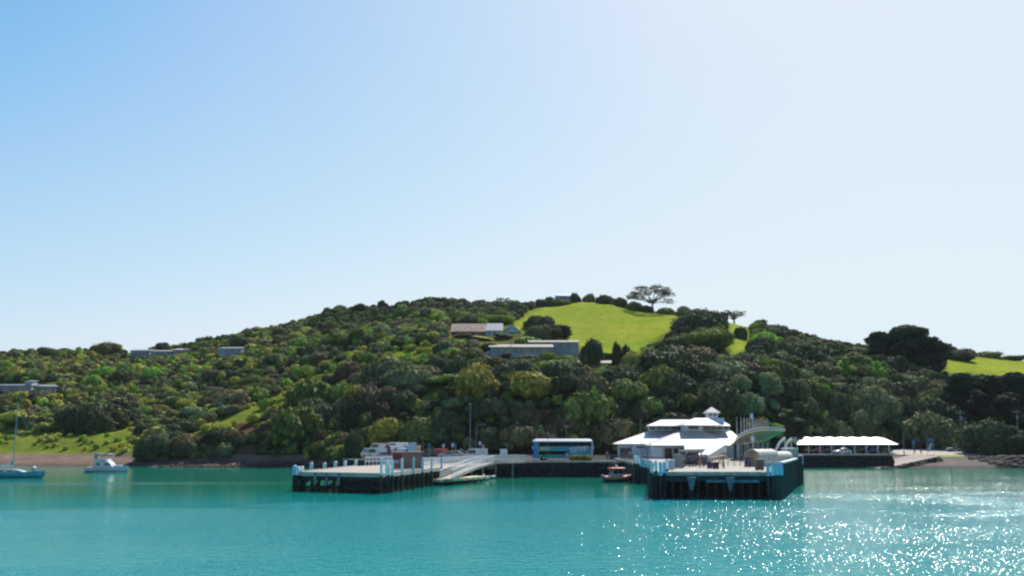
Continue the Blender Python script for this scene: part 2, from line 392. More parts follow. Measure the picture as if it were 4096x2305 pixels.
# sea bed and sea
AMP, WR, FS, FACETS = 0.13, 0.11, 0.38, ((3.0, .20), (4.6, .22), (6.6, .25))
def water_mat():
    m = bpy.data.materials.new('sea_water'); m.use_nodes = True; t = m.node_tree; N = t.nodes; L = t.links
    p = N['Principled BSDF']; p.inputs['IOR'].default_value = 1.333; p.inputs['Specular IOR Level'].default_value = 0.22; p.inputs['Roughness'].default_value = WR
    tc = N.new('ShaderNodeTexCoord'); sp = N.new('ShaderNodeSeparateXYZ'); L.new(tc.outputs['Object'], sp.inputs[0])
    def M(op, a, b=None, c=None):
        n = N.new('ShaderNodeMath'); n.operation = op
        for i, s in enumerate((a, b, c)):
            if s is None: continue
            if isinstance(s, (int, float)): n.inputs[i].default_value = s
            else: L.new(s, n.inputs[i])
        return n.outputs[0]
    def noise(sc, det, vec=None, ro=.5):
        n = N.new('ShaderNodeTexNoise'); n.inputs['Scale'].default_value = sc; n.inputs['Detail'].default_value = det; n.inputs['Roughness'].default_value = ro
        L.new(vec if vec is not None else tc.outputs['Object'], n.inputs['Vector']); return n.outputs['Fac']
    def mp(s):
        n = N.new('ShaderNodeMapping'); n.inputs['Scale'].default_value = s; L.new(tc.outputs['Object'], n.inputs['Vector']); return n.outputs[0]
    def rng_(v, a, b, c=0.0, d=1.0, smooth=True):
        n = N.new('ShaderNodeMapRange'); n.interpolation_type = 'SMOOTHSTEP' if smooth else 'LINEAR'
        L.new(v, n.inputs['Value']); n.inputs['From Min'].default_value = a; n.inputs['From Max'].default_value = b; n.inputs['To Min'].default_value = c; n.inputs['To Max'].default_value = d
        return n.outputs[0]
    # wind-ruffled water (1) against calm lanes (0)
    warp = noise(0.02, 3, mp((1, 1, 1)))
    y = M('MULTIPLY_ADD', warp, 26.0, sp.outputs['Y']); x = sp.outputs['X']
    edge = M('MULTIPLY_ADD', x, 0.35, 131.0)                     # ruffled water reaches farther on the right
    calm = rng_(M('SUBTRACT', y, edge), -14, 8)
    lane = M('MULTIPLY', rng_(y, 166, 170), rng_(y, 182, 176)); lane = M('MULTIPLY', lane, rng_(x, -20, -34))
    streak = noise(0.09, 4, mp((0.35, 1, 1))); streak = rng_(streak, .5, .62)
    ruf = M('MAXIMUM', M('SUBTRACT', 1.0, calm), M('MULTIPLY', lane, .8))
    ruf = M('MAXIMUM', ruf, M('MULTIPLY', rng_(M('MULTIPLY_ADD', y, -0.22, x), 1, 13), 1.0))
    left = M('MULTIPLY', rng_(x, -12, -30), rng_(y, 95, 120)); ruf = M('SUBTRACT', ruf, M('MULTIPLY', M('MULTIPLY', left, streak), .6))
    ruf = M('MAXIMUM', ruf, 0.04)
    h = M('ADD', M('MULTIPLY', noise(1.1, 2, mp((.7, 1.1, 1))), 0.45), M('MULTIPLY', noise(3.6, 2, mp((.8, 1.2, 1)), ro=.5), 0.24))
    amp = M('MULTIPLY_ADD', ruf, AMP, 0.010)
    b = N.new('ShaderNodeBump'); b.inputs['Strength'].default_value = 1.0
    L.new(M('MULTIPLY', h, amp), b.inputs['Height']); b.inputs['Distance'].default_value = 1.0
    # small steep wavelets: facets of their own slope scattered over the ruffled water
    def vec(op, a, b=None):
        n = N.new('ShaderNodeVectorMath'); n.operation = op
        for i, s_ in enumerate((a, b)):
            if s_ is None: continue
            if isinstance(s_, tuple): n.inputs[i].default_value = s_
            else: L.new(s_, n.inputs[i])
        return n.outputs[0]
    cur = b.outputs[0]; gust = rng_(noise(0.07, 3, mp((.6, 1, 1))), .36, .60, .45, 1.0)
    for scv, rad in FACETS:
        vo = N.new('ShaderNodeTexVoronoi'); vo.voronoi_dimensions = '2D'; vo.inputs['Scale'].default_value = scv; L.new(mp((1, 1, 1)), vo.inputs['Vector'])
        wn = N.new('ShaderNodeTexWhiteNoise'); wn.noise_dimensions = '3D'; L.new(vo.outputs['Color'], wn.inputs['Vector'])
        s3 = vec('SUBTRACT', vec('ADD', vo.outputs['Color'], wn.outputs['Color']), (1.0, 1.0, 1.0))    # triangular spread
        s3 = vec('ADD', vec('MULTIPLY', s3, (FS, FS, 0.0)), (-0.15, -0.28, 0.0))     # wind-steepened faces
        k = M('MULTIPLY', M('LESS_THAN', vo.outputs['Distance'], M('MULTIPLY', rng_(sp.outputs['Y'], 95, 235, rad, rad * .24), gust)), rng_(ruf, .3, .6))
        sc3 = N.new('ShaderNodeVectorMath'); sc3.operation = 'SCALE'; L.new(s3, sc3.inputs[0]); L.new(k, sc3.inputs['Scale'])
        cur = vec('ADD', cur, sc3.outputs[0])
    L.new(vec('NORMALIZE', cur), p.inputs['Normal'])
    mx = N.new('ShaderNodeMix'); mx.data_type = 'RGBA'
    mx.inputs['A'].default_value = (0.0, 0.275, 0.268, 1); mx.inputs['B'].default_value = (0.0, 0.30, 0.325, 1)
    L.new(rng_(noise(0.012, 3), .35, .65), mx.inputs['Factor'])
    my = N.new('ShaderNodeMix'); my.data_type = 'RGBA'; my.inputs['B'].default_value = (0.0, 0.15, 0.085, 1)   # shoal green near shore, with the hill's reflection painted into the colour
    L.new(mx.outputs['Result'], my.inputs['A']); L.new(M('MULTIPLY', rng_(M('MULTIPLY_ADD', noise(0.03, 3, mp((.5, 1, 1))), 40.0, sp.outputs['Y']), 125, 178), .9), my.inputs['Factor'])
    L.new(my.outputs['Result'], p.inputs['Base Color'])
    return m
WATER = water_mat()
mb = MB(); mb.add([(-2500, -400, 0), (2500, -400, 0), (2500, 4000, 0), (-2500, 4000, 0)], [(0, 1, 2, 3)])
sea = mb.build('water', WATER); tag(sea, 'turquoise bay water with sun glitter at the right', 'water', kind='structure')
# ------------------------------------------------------------------ plants
def ico(sub=1):
    import bmesh
    bm = bmesh.new(); bmesh.ops.create_icosphere(bm, subdivisions=sub, radius=1.0)
    v = np.array([x.co[:] for x in bm.verts]); f = np.array([[x.index for x in y.verts] for y in bm.faces]); bm.free(); return v, f
ICO1, ICO2 = ico(1), ico(2)
def crown_arrays(seed, lobes, dens, leaf, up=0.55, core=True, r=None, ragged=0.17):
    """leaf clumps spread over overlapping lobes -> vertices, quads, per-face leaf value; unit sized"""
    g = np.random.default_rng(seed) if r is None else r
    V = []; Fq = []; val = []; n0 = 0
    L_ = np.array(lobes, float)
    for k, (cx, cy, cz, rx, ry, rz) in enumerate(L_):
        n = max(12, int(dens * (rx * ry + rx * rz) / 2))
        d = g.normal(size=(n, 3)); d /= np.linalg.norm(d, axis=1)[:, None]
        d[:, 2] = np.where(d[:, 2] < -0.35, -d[:, 2], d[:, 2])
        rad = 1 + ragged * g.normal(size=n) * .8 - .25 * (g.random(n) < .25)
        c = np.array([cx, cy, cz]) + d * rad[:, None] * np.array([rx, ry, rz])
        keep = np.ones(n, bool)
        for j, (ax, ay, az, bx, by, bz) in enumerate(L_):
            if j == k: continue
            e = ((c - [ax, ay, az]) / [bx, by, bz]); keep &= (e ** 2).sum(1) > .62
        c = c[keep]; d = d[keep]; n = len(c)
        if n == 0: continue
        nr_ = d + g.normal(size=(n, 3)) * 0.34 + np.array([0, 0, .08]); nr_ /= np.linalg.norm(nr_, axis=1)[:, None]
        t = np.cross(nr_, g.normal(size=(n, 3))); t /= np.linalg.norm(t, axis=1)[:, None]; b = np.cross(nr_, t)
        s = leaf * (.6 + .8 * g.random(n))[:, None]
        q = np.stack([c - t * s - b * s * .6, c + t * s * .8 - b * s * .8, c + t * s + b * s * .6, c - t * s * .7 + b * s], 1)
        q += nr_[:, None, :] * s[:, None] * (g.random((n, 4, 1)) - .5) * .6
        V.append(q.reshape(-1, 3)); Fq.append(np.arange(n0, n0 + 4 * n).reshape(-1, 4)); n0 += 4 * n
        lobe_v = g.random() * .5
        val.append(np.clip(lobe_v + .5 * g.random(n), 0, 1))
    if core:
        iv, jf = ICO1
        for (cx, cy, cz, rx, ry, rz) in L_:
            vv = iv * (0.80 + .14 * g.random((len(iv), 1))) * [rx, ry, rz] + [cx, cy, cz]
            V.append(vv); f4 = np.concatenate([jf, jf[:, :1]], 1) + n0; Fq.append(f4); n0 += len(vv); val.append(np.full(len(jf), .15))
    return np.concatenate(V), np.concatenate(Fq), np.concatenate(val)
def mesh_from(name, V, Fq, val):
    me = bpy.data.meshes.new(name)
    tri = Fq[:, 3] == Fq[:, 0]
    loops = np.where(tri, 3, 4); starts = np.concatenate([[0], np.cumsum(loops)[:-1]])
    flat = np.concatenate([Fq[:, :3], Fq[:, 3:]], 1).ravel(); mask = np.ones((len(Fq), 4), bool); mask[tri, 3] = False
    flat = Fq.ravel()[mask.ravel()]
    me.vertices.add(len(V)); me.vertices.foreach_set('co', V.astype(np.float32).ravel())
    me.loops.add(len(flat)); me.loops.foreach_set('vertex_index', flat.astype(np.int32))
    me.polygons.add(len(Fq)); me.polygons.foreach_set('loop_start', starts.astype(np.int32)); me.polygons.foreach_set('loop_total', loops.astype(np.int32))
    a = me.attributes.new('lv', 'FLOAT', 'FACE'); a.data.foreach_set('value', val.astype(np.float32))
    me.update(calc_edges=True); me.validate(); return me
def dome_lobes(seed, n, spread=.62, flat=.75, small=(.28, .5)):
    g = np.random.default_rng(seed); out = [(0, 0, .45, .62, .62, .52 * flat + .1)]
    for i in range(n):
        a = g.random() * 6.28; rr = spread * math.sqrt(g.random()); s = small[0] + (small[1] - small[0]) * g.random()
        z = .42 + (.55 * flat) * math.sqrt(max(0, 1 - (rr / .85) ** 2)) * (.55 + .45 * g.random()) - .1
        out.append((rr * math.cos(a), rr * math.sin(a), z, s, s, s * .8))
    for i in range(max(3, n // 2)):
        a = g.random() * 6.28; rr = .55 + .12 * g.random(); s = .26 + .12 * g.random()
        out.append((rr * math.cos(a), rr * math.sin(a), .26 + .15 * g.random(), s, s, s))
    return out
PROTO = {
 'round': [dome_lobes(s, 8 + s % 4, .66 + .04 * (s % 3), .8, (.2, .5)) for s in (1, 2, 3, 4, 5, 6)],
 'broad': [dome_lobes(s, 15, .72, .62, (.2, .36)) for s in (11, 12, 13)],
 'tall':  [[(0.06 * math.sin(k * 2.1 + s), .06 * math.cos(k * 3.3 + s), .25 + .27 * k, .42 - .07 * k, .42 - .07 * k, .34 - .03 * k) for k in range(5)] + [(.3 * math.cos(k * 1.9 + s), .3 * math.sin(k * 1.9 + s), .3 + .16 * k, .22, .22, .2) for k in range(5)] for s in (0, 1.3)],
}
def pine_lobes(s):
    g = np.random.default_rng(s); out = [(0, 0, .6, .3, .3, .5)]
    for k in range(22):
        z = .25 + 1.15 * g.random(); r_ = .75 * (1.55 - z) * (.45 + .55 * g.random()) + .05; a = g.random() * 6.28
        out.append((r_ * math.cos(a), r_ * math.sin(a), z, .30, .30, .13))
    return out
PROTO['pine'] = [pine_lobes(s) for s in (5, 6)]
FOL = {
 'dark':   foliage('dark_grey_green_leaves', (0.08, 0.102, 0.048)),
 'mid':    foliage('mid_green_leaves', (0.15, 0.198, 0.05)),
 'olive':  foliage('olive_yellow_leaves', (0.4, 0.375, 0.08)),
 'bright': foliage('bright_green_leaves', (0.25, 0.36, 0.056)),
 'brown':  foliage('brownish_scrub_leaves', (0.18, 0.152, 0.078)),
 'grey':   foliage('silvery_green_leaves', (0.21, 0.242, 0.116)),
 'needle': foliage('dark_pine_needles', (0.026, 0.04, 0.02), trans=.12),
}
_pm = {}
def crown_mesh(kind, shape, i, big=False):
    key = (kind, shape, i, big)
    if key not in _pm:
        base = (shape, i, big)
        if base not in _pm:
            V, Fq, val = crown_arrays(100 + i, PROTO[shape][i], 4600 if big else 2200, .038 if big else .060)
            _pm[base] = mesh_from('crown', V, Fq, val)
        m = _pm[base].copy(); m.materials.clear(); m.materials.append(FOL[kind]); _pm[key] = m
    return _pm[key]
def trunk_mesh(seed):
    if ('trunk', seed) in _pm: return _pm[('trunk', seed)]
    g = random.Random(seed); mb = MB()
    mb.tube([(0, 0, -.25), (.02, .01, .12), (.0, .03, .42)], [.085, .065, .045], 7)
    for k in range(5):
        a = k * 1.26 + g.random(); r_ = .35 + .15 * g.random()
        mb.tube([(0, .01, .14 + .05 * k), (r_ * .5 * math.cos(a), r_ * .5 * math.sin(a), .36 + .04 * k), (r_ * math.cos(a), r_ * math.sin(a), .5 + .06 * k)], [.045, .03, .012], 5)
    o = mb.build('trunk', bark); m = o.data; bpy.data.objects.remove(o); _pm[('trunk', seed)] = m; return m
def tree(kind, shape, x, y, r, h, label, group=None, cat='tree', name='tree', big=False, z=None, rz=None, low=0.0):
    if z is None: z = ground(x, y)
    t = thing(name, label, cat, (x, y, z), random.random() * 6.28 if rz is None else rz, group)
    ps = PROTO[shape]; i = random.randrange(len(ps))
    c = bpy.data.objects.new('crown', crown_mesh(kind, shape, i, big)); C.objects.link(c); c.parent = t
    top = {'round': 1.22, 'broad': 1.15, 'tall': 1.62, 'pine': 1.5}[shape]
    ax = random.uniform(.86, 1.16); c.scale = (r * ax, r / ax, h * (1 + low) / top); c.rotation_euler = (random.uniform(-.12, .12), random.uniform(-.12, .12), 0); c.location.z = -low * h
    k = bpy.data.objects.new('trunk', trunk_mesh(i)); C.objects.link(k); k.parent = t; k.scale = (r, r, h / top)
    return t
def shrub(kind, x, y, r, h, label, group, z=None):
    if z is None: z = ground(x, y)
    i = random.randrange(6)
    c = bpy.data.objects.new('shrub', crown_mesh(kind, 'round', i)); C.objects.link(c)
    c.location = (x, y, z - .12 * h); c.rotation_euler = (0, 0, random.random() * 6.28); c.scale = (r, r * random.uniform(.75, 1.2), h / 1.1); c.rotation_euler = (random.uniform(-.2, .2), random.uniform(-.2, .2), random.random() * 6.28)
    return tag(c, label, 'shrub', group)

# places kept open (photo columns and rows, 2576 scale): houses and the view to them, meadows
HOUSEBOX = [(1128, 812, 1320, 858), (1205, 852, 1465, 905), (1450, 903, 1600, 922), (318, 880, 478, 900), (545, 872, 620, 898), (-10, 958, 145, 986), (1395, 730, 1440, 760)]
HERO = [  # px0, px1, row of the top, distance, kind, shape, label (2576 scale)
 (1690, 1832, 764, 372, 'dark', 'broad', 'big dark spreading tree standing at the right edge of the high meadow'),
 (1722, 1852, 820, 330, 'bright', 'round', 'large bright green rounded tree below the right corner of the high meadow'),
 (1580, 1800, 848, 285, 'dark', 'broad', 'largest dark dome shaped tree on the slope above the white terminal'),
 (1640, 1735, 838, 320, 'dark', 'round', 'dark tree just under the lower right edge of the meadow'),
 (1458, 1522, 840, 322, 'dark', 'round', 'dark rounded tree right beside the long low flat roofed house'),
 (1535, 1568, 848, 318, 'dark', 'round', 'narrow dark upright tree at the foot of the meadow'),
 (1562, 1590, 855, 320, 'dark', 'round', 'smaller of the two upright dark trees at the foot of the meadow'),
 (1560, 1622, 872, 312, 'olive', 'round', 'yellow green rounded bush behind the cream roof strip'),
 (1310, 1400, 788, 392, 'dark', 'round', 'dark tree on the left flank of the meadow, upper one of the clump'),
 (1350, 1452, 806, 372, 'dark', 'broad', 'broad dark tree lower in the clump on the left flank of the meadow'),
 (1318, 1392, 812, 366, 'grey', 'round', 'grey green tree at the front of the clump beside the meadow'),
 (1222, 1292, 790, 405, 'bright', 'round', 'bright green tree right behind the rusty roofed house'),
 (2180, 2260, 838, 352, 'needle', 'pine', 'left shoulder of the tall dark macrocarpa group on the right skyline'),
 (2215, 2345, 818, 346, 'needle', 'pine', 'tallest dark macrocarpa standing on the right skyline'),
 (2290, 2400, 850, 342, 'needle', 'pine', 'wide dark macrocarpa at the left end of the far right meadow'),
 (2370, 2470, 940, 297, 'needle', 'pine', 'dark pine below the far right meadow, leftmost of the row'),
 (2440, 2530, 945, 300, 'needle', 'pine', 'dark pine below the far right meadow, second of the row'),
 (2505, 2600, 938, 303, 'needle', 'pine', 'dark pine below the far right meadow, cut by the picture edge'),
 (2410, 2500, 985, 288, 'needle', 'pine', 'dark lower pine behind the domed tree at the beach'),
 (2490, 2590, 990, 288, 'needle', 'pine', 'dark lower pine behind the picture edge at the beach'),
 (2372, 2452, 874, 385, 'dark', 'broad', 'small dark tree on the crest at the start of the right meadow'),
 (2412, 2560, 1034, 262, 'dark', 'broad', 'wide domed dark green tree leaning over the right beach'),
 (2518, 2640, 1068, 257, 'dark', 'broad', 'smaller dark green domed tree at the right picture edge'),
 (152, 322, 992, 300, 'dark', 'broad', 'big dark domed tree casting a long shadow on the left grass slope'),
 (222, 318, 852, 492, 'mid', 'broad', 'broad tree rising above the left skyline'),
 (90, 150, 870, 494, 'mid', 'round', 'small round tree on the far left skyline'),
 (150, 200, 876, 494, 'mid', 'round', 'low round tree on the left skyline before the notch'),
 (342, 432, 1082, 258, 'dark', 'round', 'dark round tree at the left end of the shore thicket'),
 (425, 520, 1078, 261, 'brown', 'broad', 'brown green tree in the shore thicket left of the bare bank'),
 (505, 600, 1060, 262, 'dark', 'broad', 'dark tree touching the left edge of the bare earth bank'),
 (670, 780, 1050, 264, 'dark', 'broad', 'dark tree on the right edge of the bare earth bank'),
 (1068, 1215, 940, 270, 'mid', 'broad', 'big rounded green tree above the light pole on the quay'),
 (1128, 1272, 893, 286, 'mid', 'broad', 'rounded green tree on the slope under the long low house'),
 (1038, 1108, 912, 290, 'grey', 'round', 'pale topped round tree left of the lit grass patch'),
 (992, 1048, 948, 278, 'dark', 'round', 'dark ball shaped tree left of the lit grass patch'),
 (1090, 1190, 868, 318, 'bright', 'broad', 'lit green tree on the slope left of the long low house'),
 (978, 1030, 862, 345, 'dark', 'round', 'dark round tree alone on the upper lit grass band'),
 (805, 862, 938, 312, 'dark', 'round', 'dark round tree at the top of the diagonal grass strip'),
 (780, 900, 1010, 270, 'olive', 'broad', 'pale olive topped tree in the dark hollow left of the quay'),
 (1010, 1085, 985, 268, 'grey', 'round', 'round tree left of the big rounded tree above the quay'),
 (1345, 1412, 1073, 236, 'grey', 'round', 'low pale green tree right behind the double decker bus'),
 (1480, 1560, 925, 282, 'bright', 'round', 'bright green tree under the cream roof strip'),
 (1330, 1470, 908, 292, 'bright', 'broad', 'fresh green tree in front of the long low house'),
 (2110, 2260, 945, 292, 'grey', 'broad', 'wide pale topped tree on the slope above the white canopy'),
 (2050, 2150, 965, 286, 'dark', 'broad', 'dark tree on the slope left above the white canopy'),
 (2080, 2150, 895, 318, 'bright', 'tall', 'light green slender tree high on the right slope'),
 (2180, 2240, 905, 315, 'bright', 'tall', 'light green slender tree beside the macrocarpas'),
 (1985, 2060, 900, 322, 'mid', 'round', 'green tree on the right slope near the bare red patch'),
 (2260, 2420, 1010, 283, 'grey', 'broad', 'pale tree with yellowish tips hanging over the slipway road'),
]
for i in range(17):
    HERO.append((425 + i * 28 - 6, 425 + i * 28 + 34 + 6 * (i % 3), 1072 + 9 * ((i * 5) % 4) - (6 if i > 9 else 0), col_at([442 + i * 28])[0][0][3] + 2.0 + 2.5 * (i % 2), ('dark', 'brown', 'dark', 'mid')[i % 4], 'round' if i % 2 else 'broad',
                 '%s tree of the dark shore thicket left of the timber wharf' % ('first second third fourth fifth sixth seventh eighth ninth tenth eleventh twelfth thirteenth fourteenth fifteenth sixteenth seventeenth'.split()[i])))
placed = []
for (a, b, top, Yd, kind, shape, lab) in HERO:
    pc_ = (a + b) / 2 * K; x = X_(pc_, Yd, top * K + 40); r_ = (b - a) * K / F * Yd / 2 / (.98 if shape in ('broad', 'round') else .62 if shape == 'pine' else .5)
    zt = Z_(top * K, Yd); z0 = ground(x, Yd); h = max(zt - z0, 3.0)
    r_ *= .93
    tree(kind, shape, x, Yd, r_, h, lab, big=True, low=.12 if 'domed' in lab and a > 2400 else .28); placed.append((x, Yd, r_ * (1 if shape != 'tall' else .5)))
ZONES = []
def kind_for(p, q, Y, g):
    if Y > 430 and 800 < p < 1330: w_ = dict(dark=5, mid=3, brown=1)
    elif p < 1000 and q < 1050: w_ = dict(brown=2.8, mid=3.0, olive=2.6, bright=1.4, dark=1.8, grey=2.0)
    elif p < 1000: w_ = dict(dark=3, brown=2, mid=2.5, olive=1.5, grey=1)
    elif p < 1560 and Y > 300: w_ = dict(mid=3, dark=2, olive=1.2, bright=1.8, brown=1, grey=1)
    elif p < 1560: w_ = dict(dark=4.5, mid=2, grey=1.6, brown=1.2, olive=.6)
    elif Y > 330: w_ = dict(dark=3.2, mid=2.4, brown=1, grey=1.2, bright=.5)
    else: w_ = dict(dark=4.2, mid=1.6, grey=2.0, bright=.5, brown=.8)
    ks = list(w_); ws = np.array([w_[k] for k in ks]); return ks[int(g.choice(len(ks), p=ws / ws.sum()))]
g = np.random.default_rng(42)
cand = []
NC = 24000
P_ = g.uniform(-60, 2640, NC); D_, Zt = col_at(P_)
u_ = g.random(NC); lo_ = np.where((P_ > 400) & (P_ < 880), D_[:, 3] + .8, D_[:, 4] + 1.5); Ys = lo_ + (D_[:, 8] + 6 - lo_) * u_
Xs = (P_ * K - 2048) / F * Ys * 1.0113; Zs_ = base_z(Xs, Ys); pxx, pyy = to_px(Xs, Ys, Zs_); pp, qq = pxx / K, pyy / K
mW = meadow_w(pp, qq); gr = anypoly(GRASS, pp, qq); ea = anypoly(EARTH, pp, qq)
acc = []
for i in range(NC):
    Y = Ys[i]; p, q_ = pp[i], qq[i]
    if mW[i] > 0.05: continue
    if gr[i] and g.random() < .93: continue
    if ea[i] and g.random() < .85: continue
    sc = Y / 300.0
    if Y < 300 and p > 600: r_ = g.uniform(3.2, 7.0)
    elif p > 1600 and Y < 345: r_ = g.uniform(3.0, 6.2)
    elif p < 1000 and (Y > 330 or p < 500): r_ = g.uniform(1.1, 2.6) if g.random() < .88 else g.uniform(2.8, 4.4)
    elif p < 1000: r_ = g.uniform(1.6, 3.4) if g.random() < .8 else g.uniform(3.2, 4.8)
    elif Y > 430: r_ = g.uniform(2.2, 3.6)
    else: r_ = g.uniform(1.9, 4.0)
    h = r_ * (g.uniform(1.05, 1.55) if Y < 300 and p > 600 else g.uniform(.95, 1.45))
    if gr[i]: r_ *= .5; h *= .45
    if 1940 < p < 2250 and Y < 284: h = min(h, max(1.5, (Y - 268) * .9)); r_ = min(r_, 3.0)
    if Y > D_[i, 8] - 6: h = min(h, 5.5 if p > 800 else 4.0)
    # keep the houses and the meadows in sight
    topq = to_px(Xs[i], Y, Zs_[i] + h)[1] / K; hw = r_ / Y * F / K
    bad = False
    for (a, t0, b, b0) in HOUSEBOX:
        if a - hw * .4 < p < b + hw * .4 and topq < b0 - 7 and q_ > t0 + 4: bad = True
    if bad: continue
    tops = [(p + dx * hw, topq + 3) for dx in (-.6, 0, .6)]
    if (p > 1250) and q_ > topq and any(meadow_w(np.array([a_]), np.array([b_]))[0] > .4 for a_, b_ in tops) : continue
    if not gr[i] and p < 1300 and anypoly(GRASS[:4], np.array([p, p]), np.array([topq + 5, (topq + q_) / 2])).any() and g.random() < .985: continue
    if any(abs(p - (ha + hb) / 2) < (hb - ha) * .42 and Y < hD and ht - 30 < topq < ht + .55 * (hb - ha) for (ha, hb, ht, hD, *_r) in HERO) and g.random() < .92: continue
    if Y < 330 and (inpoly([(1020, 1000), (1050, 950), (1125, 940), (1125, 1010)], np.array([p]), np.array([topq + 4]))[0]) : continue
    acc.append((Xs[i], Y, Zs_[i], r_, h, p, q_, gr[i]))
cell = {}
def near_ok(x, y, r_, f):
    cx, cy = int(x // 8), int(y // 8)
    for a in range(cx - 1, cx + 2):
        for b in range(cy - 1, cy + 2):
            for (X2, Y2, r2) in cell.get((a, b), ()):
                if (X2 - x) ** 2 + (Y2 - y) ** 2 < (f * (r_ + r2)) ** 2: return False
    return True
final = []
for t in acc:
    if near_ok(t[0], t[1], t[3], .58 if t[5] < 1000 and t[1] > 290 else .52) and not any((hx - t[0]) ** 2 + (hy - t[1]) ** 2 < (.75 * hr) ** 2 for hx, hy, hr in placed):
        final.append(t); cell.setdefault((int(t[0] // 8), int(t[1] // 8)), []).append((t[0], t[1], t[3]))
final.sort(key=lambda t: -t[3] * t[4] / t[1] ** 2)
SIDE = lambda p: 'left' if p < 900 else 'central' if p < 1600 else 'right'
NAMES = {'dark': 'dark green', 'mid': 'mid green', 'olive': 'yellow olive', 'bright': 'fresh green', 'brown': 'brownish', 'grey': 'silvery green'}
trees = [t for t in final if t[3] >= 2.8][:250]; rest = [t for t in final if t[3] < 2.8] + [t for t in final if t[3] >= 2.8][250:]
rest.sort(key=lambda t: -t[3] * t[4] / t[1] ** 2)
def level(Y, p):
    i = col_at([p])[0][0]; f = (Y - i[4]) / (i[8] - i[4])
    return 'at the foot of' if f < .2 else 'halfway up' if f < .6 else 'high on' if f < .93 else 'along the crest of'
LAND = [(60, 'behind the sailing yacht'), (235, 'below the big domed tree'), (430, 'above the motor cruiser'), (640, 'by the bare earth bank'), (860, 'behind the white bollards'), (1010, 'above the container'),
        (1180, 'above the tall pole'), (1290, 'above the footbridge'), (1420, 'above the bus'), (1550, 'left of the terminal'), (1700, 'above the terminal'), (1830, 'above the turret'), (1950, 'above the curved canopy'),
        (2080, 'above the left canopy bays'), (2210, 'above the right canopy bays'), (2330, 'above the slipway'), (2480, 'above the beach')]
def land_of(p): return min(LAND, key=lambda l: abs(l[0] - p))[1]
ORD = ['leftmost', 'second from left', 'third from left', 'fourth from left', 'fifth from left', 'sixth from left', 'seventh from left', 'eighth from left', 'ninth from left', 'tenth from left']
LV = {'at the foot of': 'low', 'halfway up': 'midway', 'high on': 'high', 'along the crest of': 'atop'}
plan = {}
for what, lst in (('tree', trees), ('shrub', rest[:290])):
    for t in lst:
        kd = kind_for(t[5], t[6], t[1], g); sh = 'broad' if what == 'tree' and t[3] > 3.9 and g.random() < .6 else 'round'
        wh = LV[level(t[1], t[5])] + ' ' + land_of(t[5]); adj = '%s %s %s' % (NAMES[kd], 'spreading' if sh == 'broad' else 'rounded', what)
        plan.setdefault((adj, wh), []).append((t, kd, sh, what))
for (adj, wh), lst in plan.items():
    lst.sort(key=lambda e: e[0][5])
    for i, (t, kd, sh, what) in enumerate(lst):
        if len(lst) == 1: lab = adj + ' in the bush ' + wh
        elif i < len(ORD): lab = '%s of the %ss %s' % (ORD[i], adj, wh)
        elif i - len(ORD) < 8: lab = '%s of the %ss %s' % (['eleventh', 'twelfth', 'thirteenth', 'fourteenth', 'fifteenth', 'sixteenth', 'seventeenth', 'eighteenth'][i - len(ORD)] + ' from left', adj, wh)
        else: lab = 'one of the right hand %ss %s' % (adj, wh)
        grp = '%ss %s' % (adj, wh)
        if what == 'tree': tree(kd, sh, t[0], t[1], t[3], t[4] * 1.1, lab, grp, z=t[2], low=.2)
        else: shrub(kd, t[0], t[1], t[3], t[4], lab, grp, z=t[2])
# what is left is scrub nobody could count: one mesh per leaf colour would be five things, so one mesh with five materials
small = rest[290:]
extra = []
ex = 5200; P2 = g.uniform(-60, 2640, ex); D2, _ = col_at(P2); Y2 = D2[:, 4] + (D2[:, 8] + 4 - D2[:, 4]) * g.random(ex)
X2 = (P2 * K - 2048) / F * Y2 * 1.0113; Z2 = base_z(X2, Y2); a2, b2 = to_px(X2, Y2, Z2); a2, b2 = a2 / K, b2 / K
m2 = meadow_w(a2, b2); g2 = anypoly(GRASS, a2, b2)
for i in range(ex):
    if m2[i] > 0.05 or (g2[i] and g.random() < .5): continue
    r_ = g.uniform(.7, 1.6)
    if g2[i]: r_ *= .85
    if any(a - 3 < a2[i] < b + 3 and t0 < b2[i] < b0 + 4 for (a, t0, b, b0) in HOUSEBOX): continue
    extra.append((X2[i], Y2[i], Z2[i], r_, r_ * 1.1, a2[i], b2[i], g2[i]))
P2 = np.where(g.random(1500) < .35, g.uniform(400, 880, 1500), g.uniform(540, 2640, 1500)); D2, _ = col_at(P2); Y2 = np.where((P2 > 400) & (P2 < 880), D2[:, 3] + .3, D2[:, 4] + .8) + 34 * g.random(1500) ** 1.4
X2 = (P2 * K - 2048) / F * Y2 * 1.0113; Z2 = base_z(X2, Y2); a2, b2 = to_px(X2, Y2, Z2); a2, b2 = a2 / K, b2 / K; g2 = anypoly(GRASS, a2, b2) | anypoly(EARTH, a2, b2)
for i in range(1500):
    if not g2[i]: r_ = g.uniform(1.2, 2.3); extra.append((X2[i], Y2[i], Z2[i], r_, r_ * 1.3, a2[i], b2[i], False))
sk = ['dark', 'mid', 'olive', 'bright', 'brown', 'grey']
SV, SF, SVal, SM = [], [], [], []; n0 = 0
protos_s = [crown_arrays(500 + i, dome_lobes(30 + i, 4), 620, .10) for i in range(6)]
tiny = [crown_arrays(600 + i, [(0, 0, .4, .8, .8, .6)], 120, .24) for i in range(4)]
